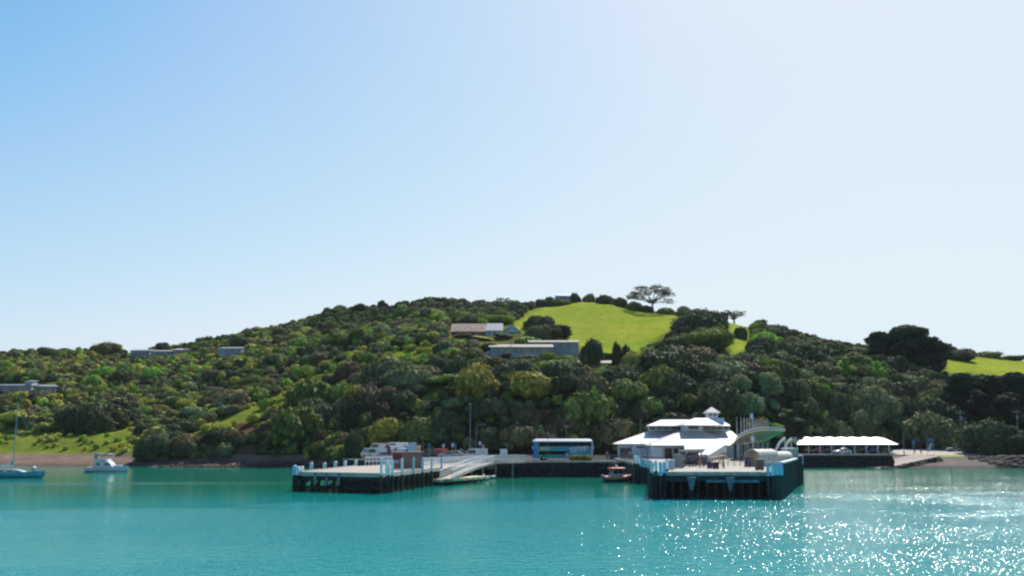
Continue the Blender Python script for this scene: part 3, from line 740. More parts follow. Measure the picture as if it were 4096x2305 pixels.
for t in small + extra:
    V, Fq, val = protos_s[int(g.integers(6))] if t[3] > 1.5 else tiny[int(g.integers(4))]
    a = g.random() * 6.28; ca_, sa_ = math.cos(a), math.sin(a)
    vv = V * [t[3], t[3], t[4]]; vv = np.stack([vv[:, 0] * ca_ - vv[:, 1] * sa_, vv[:, 0] * sa_ + vv[:, 1] * ca_, vv[:, 2] - .1 * t[4]], 1) + [t[0], t[1], t[2]]
    SV.append(vv); SF.append(Fq + n0); n0 += len(vv); SVal.append(np.clip(val * .7 + .5 * g.random() - .1, 0, 1))
    kd = kind_for(t[5], t[6], t[1], g)
    if t[7] and kd in ('dark', 'brown', 'mid', 'grey'): kd = 'olive' if g.random() < .7 else 'bright'
    SM.append(np.full(len(Fq), sk.index(kd)))
me = mesh_from('scrub', np.concatenate(SV), np.concatenate(SF), np.concatenate(SVal))
for k_ in sk: me.materials.append(FOL[k_])
mi = np.concatenate(SM)
if len(mi) == len(me.polygons): me.polygons.foreach_set('material_index', mi.astype(np.int32))
so = bpy.data.objects.new('scrub', me); C.objects.link(so)
tag(so, 'low mixed scrub and undergrowth between the trees on the hillside', 'scrub', kind='stuff')
print('VEG trees', len(trees), 'shrubs', min(290, len(rest)), 'scrub', len(small), len(extra), 'faces', len(me.polygons), len(mi))
# ------------------------------------------------------------------ sea walls, slipway
def shoreline(p0, p1, n):
    ps = np.linspace(p0, p1, n); D, Z = col_at(ps); return [((pp_ * K - 2048) / F * d[2] * 1.0113, d[2], z[3]) for pp_, d, z in zip(ps, D, Z)]
def sea_wall(name_label, p0, p1, n, zt):
    t = thing('sea_wall', name_label, 'sea wall', (0, 0, 0)); pts = shoreline(p0, p1, n); g_ = np.random.default_rng(int(p0))
    rows = 7; rings = []
    for i, (x, y, z) in enumerate(pts):
        rings.append([(x + g_.normal() * .10, y - 1.6 + 1.5 * (k / (rows - 1)) + g_.normal() * .16, -1.2 + (zt + 1.2) * k / (rows - 1)) for k in range(rows)])
    mb = MB(); mb.loft(rings, closed=False, caps=False); mb.build('rock_face', rock, t)
    st_ = MB(); iv, jf = ICO1
    for i in range(int((p1 - p0) * 1.1)):
        x, y, z = pts[int(g_.integers(n - 1))]; r_ = g_.uniform(.18, .5); zz = g_.uniform(-.1, zt - .35); yy = y - 1.55 + 1.4 * (zz + 1.2) / (zt + 1.2)
        st_.add([(x + a[0] * r_ * 1.4 + g_.normal() * .3 * 0, yy + a[1] * r_, zz + a[2] * r_ * .8 * g_.uniform(.7, 1.2)) for a in iv], jf.tolist())
    s_ = st_.build('boulders', rock, t); s_['kind'] = 'stuff'
    c_ = MB()
    for i in range(n - 1):
        (x0, y0, _), (x1, y1, _) = pts[i], pts[i + 1]
        c_.add([(x0, y0 - .45, zt - .18), (x1, y1 - .45, zt - .18), (x1, y1 + .75, zt - .18), (x0, y0 + .75, zt - .18), (x0, y0 - .45, zt + .14), (x1, y1 - .45, zt + .14), (x1, y1 + .75, zt + .14), (x0, y0 + .75, zt + .14)],
               [(3, 2, 1, 0), (4, 5, 6, 7), (0, 1, 5, 4), (2, 3, 7, 6)])
    c_.build('coping', concrete, t); return t
sea_wall('dark rock sea wall with pale coping under the double decker bus', 1085, 1900, 60, 2.75)
sea_wall('dark rock sea wall below the long white canopy', 2000, 2222, 26, 3.05)
sea_wall('low dark rocky bank behind the left wharf', 872, 1080, 22, 2.45)

L1, L2, U1, U2 = onz(3437, 1867, .25), onz(3535, 1874, .02), W(3655, 1817, 252), W(3760, 1824, 249)
t = thing('slipway', 'pale concrete boat ramp sloping from the right road down into the water', 'boat ramp', L2)
mb = MB(); a = [L1, L2, U2, U1]; mb.add(a + [Vector((v.x, v.y, -1.2)) for v in a], [(0, 1, 2, 3), (7, 6, 5, 4), (0, 4, 5, 1), (1, 5, 6, 2), (2, 6, 7, 3), (3, 7, 4, 0)])
mb.build('ramp_slab', mat('ramp_concrete', (0.34, 0.27, 0.215), .85, var=.15, scale=1.0), t)
mb = MB(); g_ = np.random.default_rng(3); iv, jf = ICO1
for i in range(150):
    f = g_.uniform(.02, .98); c_ = L2.lerp(U2, f); r_ = g_.uniform(.25, .6); dz = g_.uniform(0, 1) * max(c_.z - .1, .1)
    c_ = c_ + Vector((g_.normal() * .4, -.5 - (c_.z - dz) * .25, 0)); zz = max(dz - .1, ground(c_.x, c_.y) - .1)
    mb.add([(c_.x + v[0] * r_ * 1.4, c_.y + v[1] * r_, zz + v[2] * r_ * g_.uniform(.6, 1.)) for v in iv], jf.tolist())
o = mb.build('edge_rocks', rock, t); o['kind'] = 'stuff'
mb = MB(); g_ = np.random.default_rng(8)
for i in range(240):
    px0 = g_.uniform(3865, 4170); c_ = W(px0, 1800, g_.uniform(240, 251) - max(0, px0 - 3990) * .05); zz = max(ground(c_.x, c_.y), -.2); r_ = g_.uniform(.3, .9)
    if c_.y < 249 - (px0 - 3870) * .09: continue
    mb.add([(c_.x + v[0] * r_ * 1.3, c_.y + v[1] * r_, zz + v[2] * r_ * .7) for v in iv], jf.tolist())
tag(mb.build('rocks', mat('tree_shaded_rock', (.022, .022, .020), .9, var=.5)), 'heap of dark shore rocks at the right end of the beach', 'rocks', kind='stuff')  # rock colour darkened to carry the shade of the trees above
mb = MB(); g_ = np.random.default_rng(9)
for i in range(260):
    pq = g_.uniform(430, 860); D_0, _ = col_at([pq]); yy = D_0[0][2] + g_.uniform(-.5, 5.5) * g_.random(); xx = (pq * K - 2048) / F * yy * 1.0113; r_ = g_.uniform(.2, .75)
    mb.add([(xx + v[0] * r_ * 1.5, yy + v[1] * r_, max(ground(xx, yy), -.1) + v[2] * r_ * .6) for v in iv], jf.tolist())
tag(mb.build('shore_rocks', mat('brown_shore_rock', (0.10, 0.066, 0.045), .9, var=.5, scale=.8)), 'scattered brown rocks along the foot of the left shore', 'rocks', kind='stuff')
# pale gravel road on the right
mb = MB(); ra = []; 
for px0 in range(3560, 3921, 30):
    p1_, p2_ = W(px0, 1800, 256.5), W(px0, 1800, 277); ra.append([Vector((p1_.x, p1_.y, ground(p1_.x, p1_.y) + .16)), Vector((p2_.x, p2_.y, ground(p2_.x, p2_.y) + .16)), Vector((p2_.x, p2_.y, ground(p2_.x, p2_.y) - .5)), Vector((p1_.x, p1_.y, ground(p1_.x, p1_.y) - .5))])
mb.loft(ra); tag(mb.build('road', mat('pale_gravel_road', (0.40, 0.36, 0.31), .9, var=.12, scale=.5)), 'pale gravel road behind the slipway', 'road', kind='structure')
mb = MB(); ra = []
for px0 in range(3735, 3861, 15):
    p1_, p2_ = W(px0, 1800, 252.5), W(px0, 1800, 256.3); ra.append([Vector((p1_.x, p1_.y, ground(p1_.x, p1_.y) + .08)), Vector((p2_.x, p2_.y, ground(p2_.x, p2_.y) + .22)), Vector((p2_.x, p2_.y, 1.5)), Vector((p1_.x, p1_.y, 1.5))])
mb.loft(ra); tag(mb.build('grass', mat('mown_verge_grass', (0.20, 0.26, 0.025), .9, var=.2, scale=2)), 'bright green grass verge between beach and road', 'grass', kind='structure')

# ------------------------------------------------------------------ left wharf
ZL = 2.45
def pile(t, x, y, top, r=.2, paint=None, pm=pileblue, lean=0, m=timber, capr=1.12):
    mb = MB(); mb.cyl((x, y, -2.5), (x + lean, y, top if paint is None else paint), r * 1.05, r, 9); o = mb.build('pile', m, t, smooth=False)
    if paint is not None:
        mb = MB(); mb.cyl((x, y, paint + .002), (x, y, top - .14), r * capr, r * capr, 10); mb.cyl((x, y, top - .14), (x, y, top), r * capr, r * .6, 10)
        c = mb.build('painted_top', pm, o, world=False); 
        for v in c.data.vertices: v.co -= Vector(t.location)
    return o
A, B, E, Fp, Gp, Hp, Cp = (-29.2, 137.5), (-16.9, 131.4), (-11.3, 157), (-2.6, 188.5), (-7, 197), (-15.5, 198.5), (-26.0, 168)
lw = thing('timber_wharf', 'old timber wharf with white topped posts on the left', 'wharf', (-22, 145, 0))
lw_poly = [A, B, E, Fp, Gp, Hp, Cp]
MB().slab(lw_poly, ZL - .28, ZL).build('deck', deckm, lw)
def rim(poly, z0, z1, w_=.35, out=.12):
    mb = MB()
    for i in range(len(poly) - 1):
        a = Vector((*poly[i], (z0 + z1) / 2)); b = Vector((*poly[i + 1], (z0 + z1) / 2)); d = (b - a).normalized(); nrm = Vector((d.y, -d.x, 0))
        mb.beam(a + nrm * out, b + nrm * out, w_, z1 - z0)
    return mb
rim([Cp, A, B, E], ZL - .42, ZL + .13, .3, .06).build('kerb_beam', mat('pale_timber_kerb', (0.46, 0.44, 0.39), .8, var=.2), lw)
rim([Cp, A, B, E, Fp], ZL - .95, ZL - .425, .35, -.1).build('edge_beam', timber, lw)
def along(p, q, n, t0=0., t1=1.): return [(p[0] + (q[0] - p[0]) * (t0 + (t1 - t0) * i / max(n - 1, 1)), p[1] + (q[1] - p[1]) * (t0 + (t1 - t0) * i / max(n - 1, 1))) for i in range(n)]
for (x, y) in [(-29.5, 137.2), (-29.0, 136.9), (-28.6, 137.6)]: pile(lw, x, y, 3.45 if x < -29.2 else 3.3, .25, 2.15, pileblue if x < -29.2 else pilewhite)
for (x, y) in along(A, B, 3, .22, .5): pile(lw, x + .1, y - .35, ZL + .05, .17, .9, mat('worn_pale_pile', (.22, .27, .31), .7, var=.3))
for (x, y) in along(A, B, 11, .09, .97): pile(lw, x, y + .35, ZL - .43, .19)
for rr_ in range(1, 5):
    a_ = (A[0] + (Cp[0] - A[0]) * rr_ / 5 + .6, A[1] + (Cp[1] - A[1]) * rr_ / 5); b_ = (B[0] + (E[0] - B[0]) * rr_ / 5 - .6, B[1] + (E[1] - B[1]) * rr_ / 5)
    for (x, y) in along(a_, b_, 7): pile(lw, x, y, ZL - .3, .18)
for (x, y) in along(B, E, 12, .03, 1): pile(lw, x + .25, y, ZL - .43, .17)
for (x, y) in along(E, Fp, 9, .08, .98): pile(lw, x - .3, y, ZL - .43, .17)
for pxx_, tp_, bs_ in ((1245, 1849, 1877), (1298, 1851, 1873), (1341, 1845, 1870), (1380, 1843, 1868), (1423, 1839, 1864)):
    b_ = onz(pxx_, bs_, ZL); mb = MB(); h_ = (bs_ - tp_) / F * b_.y
    mb.cyl((b_.x, b_.y, ZL), (b_.x, b_.y, ZL + h_ - .15), .27, .27, 12); mb.cyl((b_.x, b_.y, ZL + h_ - .15), (b_.x, b_.y, ZL + h_), .27, .15, 12); mb.build('bollard_post', pilewhite, lw)
for pxx_, Yp, tp_, bt_, m_ in ((1523, 130.9, 1834, 1901, pilewhite), (1543, 131.2, 1836, 1902, pilewhite), (1553, 131.8, 1838, 1900, pilewhite), (1567, 132.4, 1838, 1900, pilewhite), (1606, 135.0, 1832, 1897, pilewhite),
                           (1652, 139.5, 1828, 1894, mat('pale_green_pile_paint', (.42, .66, .60), .5, var=.15)), (1688, 144.5, 1828, 1888, pileblue), (1724, 149.5, 1828, 1884, pilewhite), (1763, 155.5, 1829, 1881, pileblue)):
    x = X_(pxx_, Yp, 1860); pile(lw, x + .12, Yp - .3, Z_(tp_, Yp), .155, Z_(bt_, Yp), m_)
mb = MB()
f_ = along(A, B, 13)
for i in range(0, 12, 2):
    a_, b_ = f_[i], f_[i + 2]
    if i % 4 == 0: mb.beam((a_[0], a_[1] + .12, .1), (b_[0], b_[1] + .12, ZL - .7), .16, .3)
    else: mb.beam((a_[0], a_[1] + .12, ZL - .7), (b_[0], b_[1] + .12, .1), .16, .3)
mb.beam((A[0], A[1] + .2, .55), (B[0], B[1] + .2, .55), .2, .28)
for rr_ in range(1, 4):
    a_ = (A[0] + (Cp[0] - A[0]) * rr_ / 5 + .6, A[1] + (Cp[1] - A[1]) * rr_ / 5); b_ = (B[0] + (E[0] - B[0]) * rr_ / 5 - .6, B[1] + (E[1] - B[1]) * rr_ / 5)
    mb.beam((*a_, ZL - .6), (*b_, ZL - .6), .3, .4); mb.beam((*a_, ZL - .8), (*b_, .3), .15, .28)
mb.build('cross_brace', timber, lw)
# tight fender planking along the side towards the bay
mb = MB()
for i, (x, y) in enumerate(along(A, B, 30, .55, 1)): mb.box(x - .14, x + .14, y + .55, y + .72, -.6, ZL - .5)
for i, (x, y) in enumerate(along(B, E, 56, .0, 1)): mb.box(x - .25, x - .1, y - .18, y + .2, -.6, ZL - .5)
mb.build('fender_planking', timber, lw)
def white_fence(t, p, q, n, z0, z1, h=1.2, nm='railing', mt=white, slats=3, sec=.09, post=.11):
    p, q = Vector((*p, z0)), Vector((*q, z1)); mb = MB()
    for i in range(n):
        c_ = p.lerp(q, i / (n - 1)); mb.box(c_.x - post / 2, c_.x + post / 2, c_.y - post / 2, c_.y + post / 2, c_.z, c_.z + h)
    for k in range(slats):
        zz = h * (k + 1) / slats - sec / 2 * (k == slats - 1)
        mb.beam(p + Vector((0, -.06, zz)), q + Vector((0, -.06, zz)), .05, sec * (1.6 if k == slats - 1 else 1))
    return mb.build(nm, mt, t)
white_fence(lw, (-24.6, 169.5), (X_(1575, 172), 174), 9, ZL, ZL, 1.5, slats=2, sec=.2)
white_fence(lw, (X_(1693, 161), 161), (X_(1945, 186), 186), 20, ZL, ZL, 1.45, slats=3, sec=.22)
white_fence(lw, (X_(1693, 168), 168), (X_(1900, 193), 193), 16, ZL, ZL, 1.3, slats=2, sec=.16)
# gangway down to the landing, level footbridge, landing
gw = thing('gangway', 'white railed footbridge curving down from the quay to the low landing', 'gangway', (X_(1790, 153), 153, 0.9))
path = []
for i in range(13):
    f = i / 12; px0 = 1785 + (1960 - 1785) * f; Yg = 153.5 + 28 * f; zz = .95 + 1.75 * (.62 * f + .38 * math.sin(f * math.pi / 2))
    path.append(Vector((X_(px0, Yg), Yg, zz)))
end = Vector((X_(2095, 184.5), 184.5, 2.75)); lvl = [path[-1].lerp(end, i / 6) for i in range(1, 7)]
full = path + lvl
def ribbon(pts, wd, th, dz=0.0):
    rings = []
    for i, p in enumerate(pts):
        d = (pts[min(i + 1, len(pts) - 1)] - pts[max(i - 1, 0)]); nrm = Vector((d.y, -d.x, 0)).normalized() * wd / 2
        rings.append([p - nrm + Vector((0, 0, dz)), p + nrm + Vector((0, 0, dz)), p + nrm + Vector((0, 0, dz - th)), p - nrm + Vector((0, 0, dz - th))])
    return MB().loft(rings)
ribbon(full, 1.9, .25).build('walkway', concrete, gw)
for s_ in (-1, 1):
    off = []
    for i, p in enumerate(full):
        d = (full[min(i + 1, len(full) - 1)] - full[max(i - 1, 0)]); off.append(p + Vector((d.y, -d.x, 0)).normalized() * .95 * s_)
    mb = MB()
    for hz, tk in ((1.22, .22), (.75, .08), (.35, .08)):
        for a_, b_ in zip(off[:-1], off[1:]): mb.beam(a_ + Vector((0, 0, hz)), b_ + Vector((0, 0, hz)), .09, tk)
    for a_, b_ in zip(off[:-1], off[1:]):
        for f in (0, .5): c_ = a_.lerp(b_, f); mb.beam(c_, c_ + Vector((0, 0, 1.2)), .07, .07)
    mb.build('railing', white, gw)
for p in (full[7], full[10], full[13], full[16]): MB().cyl((p.x, p.y, -2), (p.x, p.y, p.z - .2), .16, .16, 8).build('support_post', concrete, gw)
ld = thing('landing', 'low landing stage of tan blocks at the foot of the gangway', 'landing stage', (X_(1740, 155), 155, 0))
l0, l1 = Vector((X_(1738, 154), 153, 0)), Vector((X_(1925, 165), 166, 0))
tan = mat('tan_concrete_block', (.80, .70, .48), .8, var=.15)
for i in range(8):
    a_, b_ = l0.lerp(l1, i / 8 + .012), l0.lerp(l1, (i + 1) / 8 - .012); mb = MB(); mb.beam(a_ + Vector((0, 0, .72)), b_ + Vector((0, 0, .72)), 2.2, .42); mb.build('deck_block', tan, ld, bevel=.03)
mb = MB(); mb.beam(l0 + Vector((0, 0, .36)), l1 + Vector((0, 0, .36)), 1.9, .28); mb.build('beam', timber, ld)
for i in range(9): p = l0.lerp(l1, i / 8); mb = MB(); mb.cyl((p.x, p.y - .9, -2), (p.x, p.y - .9, .35), .15, .15, 7); mb.cyl((p.x, p.y + .8, -2), (p.x, p.y + .8, .35), .15, .15, 7); mb.build('pile', timber, ld)

# freight container on the left wharf
Yc = 151.0; cx = X_(1632, Yc); ct_ = thing('container', 'red brown freight container standing on the left wharf deck', 'container', (cx, Yc, ZL), R(7))
redbrown = mat('faded_red_brown_steel', (.32, .17, .155), .6, var=.22, scale=1.2); dred = mat('dark_red_steel', (.16, .03, .03), .55, var=.2)
mb = MB(); mb.box(-2.2, 2.2, -1.2, 1.2, .12, 2.5)
for i in range(22): mb.box(-2.15 + i * .2, -2.06 + i * .2, -1.235, -1.2, .2, 2.42)
mb.build('body', redbrown, ct_, world=False)
MB().box(-2.24, 2.24, -1.25, 1.25, 2.5, 2.62).build('roof', mat('sunlit_tan_roof', (.42, .25, .16), .7, var=.2), ct_, world=False)  # roof coloured lighter than the body for the sun falling on it
MB().box(-2.2, -.95, -1.29, -1.237, 1.5, 2.4).build('red_panel', dred, ct_, world=False)
MB().box(-2.0, -1.35, -1.29, -1.237, .95, 1.4).build('notice', mat('blue_white_notice', (.35, .45, .62), .5, var=.3, scale=9), ct_, world=False)
mb = MB(); [mb.box(x - .08, x + .08, -1.26, -1.1, 0, 2.5) for x in (-2.18, 2.18)]; mb.build('corner_post', dred, ct_, world=False)

# ------------------------------------------------------------------ right wharf
ZR = 3.05
rw = thing('ferry_wharf', 'big ferry wharf with dark piles and pale deck in front of the white terminal', 'wharf', (24, 130, 0))
FL, FR, RR, RL = (16.7, 120.2), (31.6, 119.6), (45.9, 162.0), (22.6, 160.0)
RL2 = (19.9, 161.5)
rw_poly = [FL, FR, RR, (50.5, 207.5), (20.6, 207.5), RL2, RL]
MB().slab(rw_poly, ZR - .35, ZR).build('deck', deckm, rw)
rim([FL, FR], ZR - .36, ZR + .10, .4, .1).build('kerb_beam', mat('pale_timber_kerb', (0.46, 0.44, 0.39)), rw)
mb = MB()
for i in range(6):
    a_, b_ = along(FL, FR, 7)[i], along(FL, FR, 7)[i + 1]
    mb.beam((a_[0] + .25, a_[1] - .42, ZR - .12), (b_[0] - .25, b_[1] - .42, ZR - .12), .25, .34)
mb.build('fender_log', mat('bleached_log', (.45, .42, .36), .85, var=.3), rw)
rim([FL, FR], ZR - 1.05, ZR - .38, .4, 0).build('edge_beam', teal, rw)
rim([RL2, RL, FL], ZR - 1.0, ZR - .36, .4, 0).build('edge_beam', teal, rw)
mb = MB(); mb.beam((FL[0] + 6.2, FL[1] - .6, 2.05), (FR[0] - 2.6, FR[1] - .6, 2.05), .22, .34); mb.build('waler', mat('blue_green_waler', (.10, .19, .24), .6, var=.4), rw)
for i, (x, y) in enumerate(along(FL, FR, 15, .02, .98)): pile(rw, x, y + .35, ZR - .36, .2)
for rr_ in range(1, 9):
    f = rr_ / 9
    a_ = (FL[0] + (RL[0] - FL[0]) * f + .5, FL[1] + (RL[1] - FL[1]) * f); b_ = (FR[0] + (RR[0] - FR[0]) * f - .8, FR[1] + (RR[1] - FR[1]) * f)
    for (x, y) in along(a_, b_, 5): pile(rw, x, y, ZR - .35, .2)
mb = MB()
for (x, y) in along(FL, FR, 34, .0, 1): mb.box(x - .2, x + .2, y + 2.6, y + 2.8, -1, ZR - .4)
for (x, y) in along(RL, FL, 60): mb.box(x + .5, x + .65, y - .4, y + .4, -1, ZR - .4)
for (x, y) in along(RL2, RL, 12): mb.box(x - .14, x + .14, y + .3, y + .5, -1, ZR - .4)
for (x, y) in along(RL2, (20.6, 205), 50): mb.box(x + .2, x + .35, y - .5, y + .5, -1, ZR - .4)
mb.build('added_dark_planking', timber, rw)  # planks added behind the piles to keep the space under the deck dark
bigblue = mat('dull_blue_pile', (.12, .20, .25), .6, var=.35)
for px0 in (2765, 2920):
    x = X_(px0, 118.8, 1900); o = pile(rw, x, 118.9, 2.3, .2, 1.05, bigblue)
    mb = MB(); mb.add([(x - .5, 118.6, 2.55), (x + .5, 118.6, 2.55), (x + .5, 119.2, 2.55), (x - .5, 119.2, 2.55), (x - .22, 118.65, 1.4), (x + .22, 118.65, 1.4), (x + .22, 119.15, 1.4), (x - .22, 119.15, 1.4)], [(0, 1, 2, 3), (7, 6, 5, 4), (0, 4, 5, 1), (1, 5, 6, 2), (2, 6, 7, 3), (3, 7, 4, 0)]); mb.build('pile_head', bigblue, rw)
# front left corner cluster
for px0, Yp, tp_, bt_, m_ in ((2608, 120.0, 1846, 1892, pilewhite), (2624, 119.8, 1843, 1884, pilewhite), (2642, 119.3, 1848, 1903, pileblue), (2657, 119.5, 1847, 1893, pileblue), (2668, 121.6, 1838, 1876, pilewhite)):
    pile(rw, X_(px0, Yp, 1870), Yp, Z_(tp_, Yp), .18, Z_(bt_, Yp), m_)
# left side piles and the rear left cluster
for i, (x, y) in enumerate(along(FL, RL, 16, .05, .93)): pile(rw, x - .35, y, ZR + .25, .2, None, m=teal)
for px0, Yp, tp_ in ((2540, 161.5, 1820), (2552, 161, 1822), (2566, 160, 1832), (2578, 158, 1836), (2592, 156, 1838), (2602, 152, 1842)):
    pile(rw, X_(px0, Yp, 1850), Yp, Z_(tp_, Yp), .23, Z_(tp_ + 34, Yp), pileblue if px0 % 4 else pilewhite, m=teal)
# right side: high green fender wall, white capping, blue painted corner piles
mb = MB(); rs = along(FR, RR, 110)
for i, (x, y) in enumerate(rs):
    if i < 82: tz_ = 4.1 - .25 * (i / 82)
    else: tz_ = 3.3
    mb.cyl((x + .35, y, -1.5), (x + .35, y, tz_ - .12 * (i % 3 == 1)), .15, .14, 6)
mb.build('fender_wall', teal, rw)
mb = MB()
cap = [(FR[0] - 1.45, FR[1] - .25), (FR[0] + .15, FR[1] - .3)] + [(x + .35, y) for x, y in (rs[27], rs[54], rs[81])]
for i, (a_, b_) in enumerate(zip(cap[:-1], cap[1:])): mb.beam((*a_, 4.24 - .05 * i), (*b_, 4.24 - .05 * (i + 1)), .55, .2)
mb.build('capping', mat('white_capping', (.66, .68, .64), .6, var=.12), rw)
for px0, Yp, tp_, bt_, m_ in ((3072, 119.0, 1852, 1905, pileblue), (3090, 118.9, 1859, 1903, pilewhite), (3103, 118.8, 1857, 1901, pileblue), (3110, 118.8, 1857, 1901, pileblue), (3117, 118.8, 1857, 1901, pileblue), (3125, 118.9, 1857, 1901, pileblue)):
    pile(rw, X_(px0, Yp, 1880), Yp, Z_(tp_, Yp), .19, Z_(bt_, Yp), m_, m=teal)
for (x, y) in along(FR, RR, 7, .72, .97): pile(rw, x + .5, y, 4.3, .22, None, m=timber)
dol = thing('mooring_pile', 'thick steel mooring pile with light blue top at the far right wharf corner', 'mooring pile', (X_(3203, 163, 1850), 163.4, 0))
mb = MB(); mb.cyl((dol.location.x, 163.4, -3), (dol.location.x, 163.4, Z_(1858, 163)), .48, .48, 14); mb.build('shaft', teal, dol)
mb = MB(); mb.cyl((dol.location.x, 163.4, Z_(1858, 163)), (dol.location.x, 163.4, Z_(1824, 163)), .5, .5, 14); mb.cyl((dol.location.x, 163.4, Z_(1824, 163)), (dol.location.x, 163.4, Z_(1820, 163)), .5, .3, 14); mb.build('painted_top', pileblue, dol)
white_fence(rw, (19.9, 166), (21.5, 200), 18, ZR, ZR, 1.1, mt=darkmet, slats=4, sec=.06, post=.08)
white_fence(rw, (22.5, 143), (33.0, 146), 12, ZR, ZR, 1.1, mt=darkmet, slats=4, sec=.05, post=.07)
white_fence(rw, (33.5, 137), (36.2, 147), 8, ZR, ZR, 1.1, mt=darkmet, slats=3, sec=.06, post=.08)
qr = thing('quay_railing', 'dark metal railing on the quay left of the terminal', 'railing', (X_(2370, 189), 189, 2.85))
white_fence(qr, (X_(2375, 188.5), 188.5), (X_(2590, 191), 191), 22, 2.85, 2.85, 1.1, 'rail', darkmet, 4, .06, .08)
orange = mat('orange_glint_ball', (.70, .36, .16), .35, var=.1)  # orange balls stand in for the round glints along the rail
for i, px0 in enumerate((2563, 2578, 2592, 2604, 2617, 2629, 2641)):
    Yf = 166; x = X_(px0, Yf); mb = MB(); mb.ball((x, Yf - .1, 4.24), .13, 10, 7); 
    f_o = tag(mb.build('float', orange, smooth=True), '%s of the small orange balls standing for glints on the ferry wharf rail' % ('leftmost', 'second from left', 'third from left', 'middle one', 'third from right', 'second from right', 'rightmost')[i], 'float', 'orange glint balls on the wharf rail')
# waiting shelter, kiosk stuff on the deck
Ys_ = 150.0
sh = thing('shelter', 'dark waiting shelter with flat tan roof in the middle of the ferry wharf', 'shelter', (X_(2760, Ys_), Ys_, ZR))
x0, x1 = X_(2722, Ys_), X_(2806, Ys_); zt_ = Z_(1800, Ys_)
MB().box(x0, x1, Ys_ - 1.6, Ys_ + 1.6, zt_ - .35, zt_).build('roof', mat('tan_shelter_roof', (.40, .35, .30), .7), sh)
mb = MB(); [mb.box(a_ - .07, a_ + .07, b_ - .07, b_ + .07, ZR, zt_ - .35) for a_ in (x0 + .3, (x0 + x1) / 2, x1 - .3) for b_ in (Ys_ - 1.4, Ys_ + 1.4)]; mb.build('post', darkmet, sh)
MB().box(x0 + .3, x1 - .3, Ys_ + 1.3, Ys_ + 1.36, ZR + .1, zt_ - .6).build('back_panel', mat('smoked_panel', (.07, .08, .09), .3), sh)
MB().box(x0 + .6, x1 - .6, Ys_ + .5, Ys_ + .95, ZR + .42, ZR + .5).build('bench', timber, sh)
def crate(px0, Yq, w_, d_, h_, m_, lab, name='bin', cat='bin', rz=0):
    x = X_(px0, Yq); t = thing(name, lab, cat, (x, Yq, ZR), rz); mb = MB(); mb.box(-w_ / 2, w_ / 2, -d_ / 2, d_ / 2, .06, h_); mb.build('body', m_, t, world=False, bevel=.05)
    mb = MB(); mb.box(-w_ / 2 - .04, w_ / 2 + .04, -d_ / 2 - .04, d_ / 2 + .04, h_ + .002, h_ + .1); mb.build('lid', m_, t, world=False); 
    mb = MB(); [mb.cyl((sx * w_ * .38, sy * d_ * .38 - .03, .06), (sx * w_ * .38, sy * d_ * .38 + .03, .06), .06, .06, 8) for sx in (-1, 1) for sy in (-1, 1)]; mb.build('wheel', rubber, t, world=False); return t
blue = mat('strong_blue_plastic', (.03, .06, .22), .45, var=.15); greyp = mat('grey_plastic', (.25, .28, .29), .5, var=.15)
crate(2712, 137, 1.1, .9, 1.75, greyp, 'tall pale grey locker beside the blue bin on the ferry wharf', 'locker', 'locker')
crate(2724, 137, .5, .5, 1.1, blue, 'blue bin right of the grey locker on the ferry wharf')
crate(2834, 135, .5, .5, .85, blue, 'blue bin left of the dark red box on the ferry wharf')
crate(2681, 130, .9, .9, 1.15, mat('pale_blue_box', (.45, .55, .6)), 'pale blue box near the front left corner of the ferry wharf', 'box', 'box')
crate(2861, 133, .7, .7, .8, mat('dark_maroon_box', (.07, .02, .035)), 'dark maroon box under the tan boom on the ferry wharf', 'box', 'box')
crate(3035, 128, 1.0, .7, 1.25, mat('brown_cabinet', (.16, .13, .11)), 'brown cabinet behind the blue corner piles on the ferry wharf', 'cabinet', 'cabinet')
bm_ = thing('boom', 'tan wooden boom lying tilted on trestles on the ferry wharf', 'boom', (X_(2870, 136), 136, ZR))
MB().beam((X_(2838, 136), 136, Z_(1838, 136)), (X_(2902, 137), 137, Z_(1825, 137)), .4, .4).build('spar', mat('warm_tan_timber', (.55, .40, .25), .7), bm_)
for q, zq in ((2846, Z_(1839, 136)), (2892, Z_(1830, 136.6))):
    mb = MB(); [mb.beam((X_(q, 136.4), 136.4 + s_ * .4, ZR), (X_(q, 136.4), 136.4, zq), .1, .1) for s_ in (-1, 1)]; mb.build('trestle', darkmet, bm_)
# boarding ramp with white cover
br = thing('boarding_ramp', 'white covered boarding ramp tilted up beside the shelter', 'boarding ramp', (X_(2850, 160), 160, ZR))
a_, b_ = Vector((X_(2812, 158), 158, Z_(1826, 158) - .2)), Vector((X_(2882, 166), 166, Z_(1788, 166)))
MB().beam(a_, b_, 2.0, .9).build('cover', roofwhite, br)
MB().beam(a_ - Vector((.3, 0, .75)), b_ - Vector((-.2, 0, .75)), 1.6, .18).build('ramp_floor', metal, br)
mb = MB(); [mb.cyl((p.x, p.y + s_, ZR), (p.x, p.y + s_, p.z - .4), .07, .07, 6) for p in (a_.lerp(b_, .3), a_.lerp(b_, .9)) for s_ in (-.6, .6)]; mb.build('leg', metal, br)
tunfab = mat('off_white_tunnel_fabric', (.62, .61, .50), .7, var=.08)
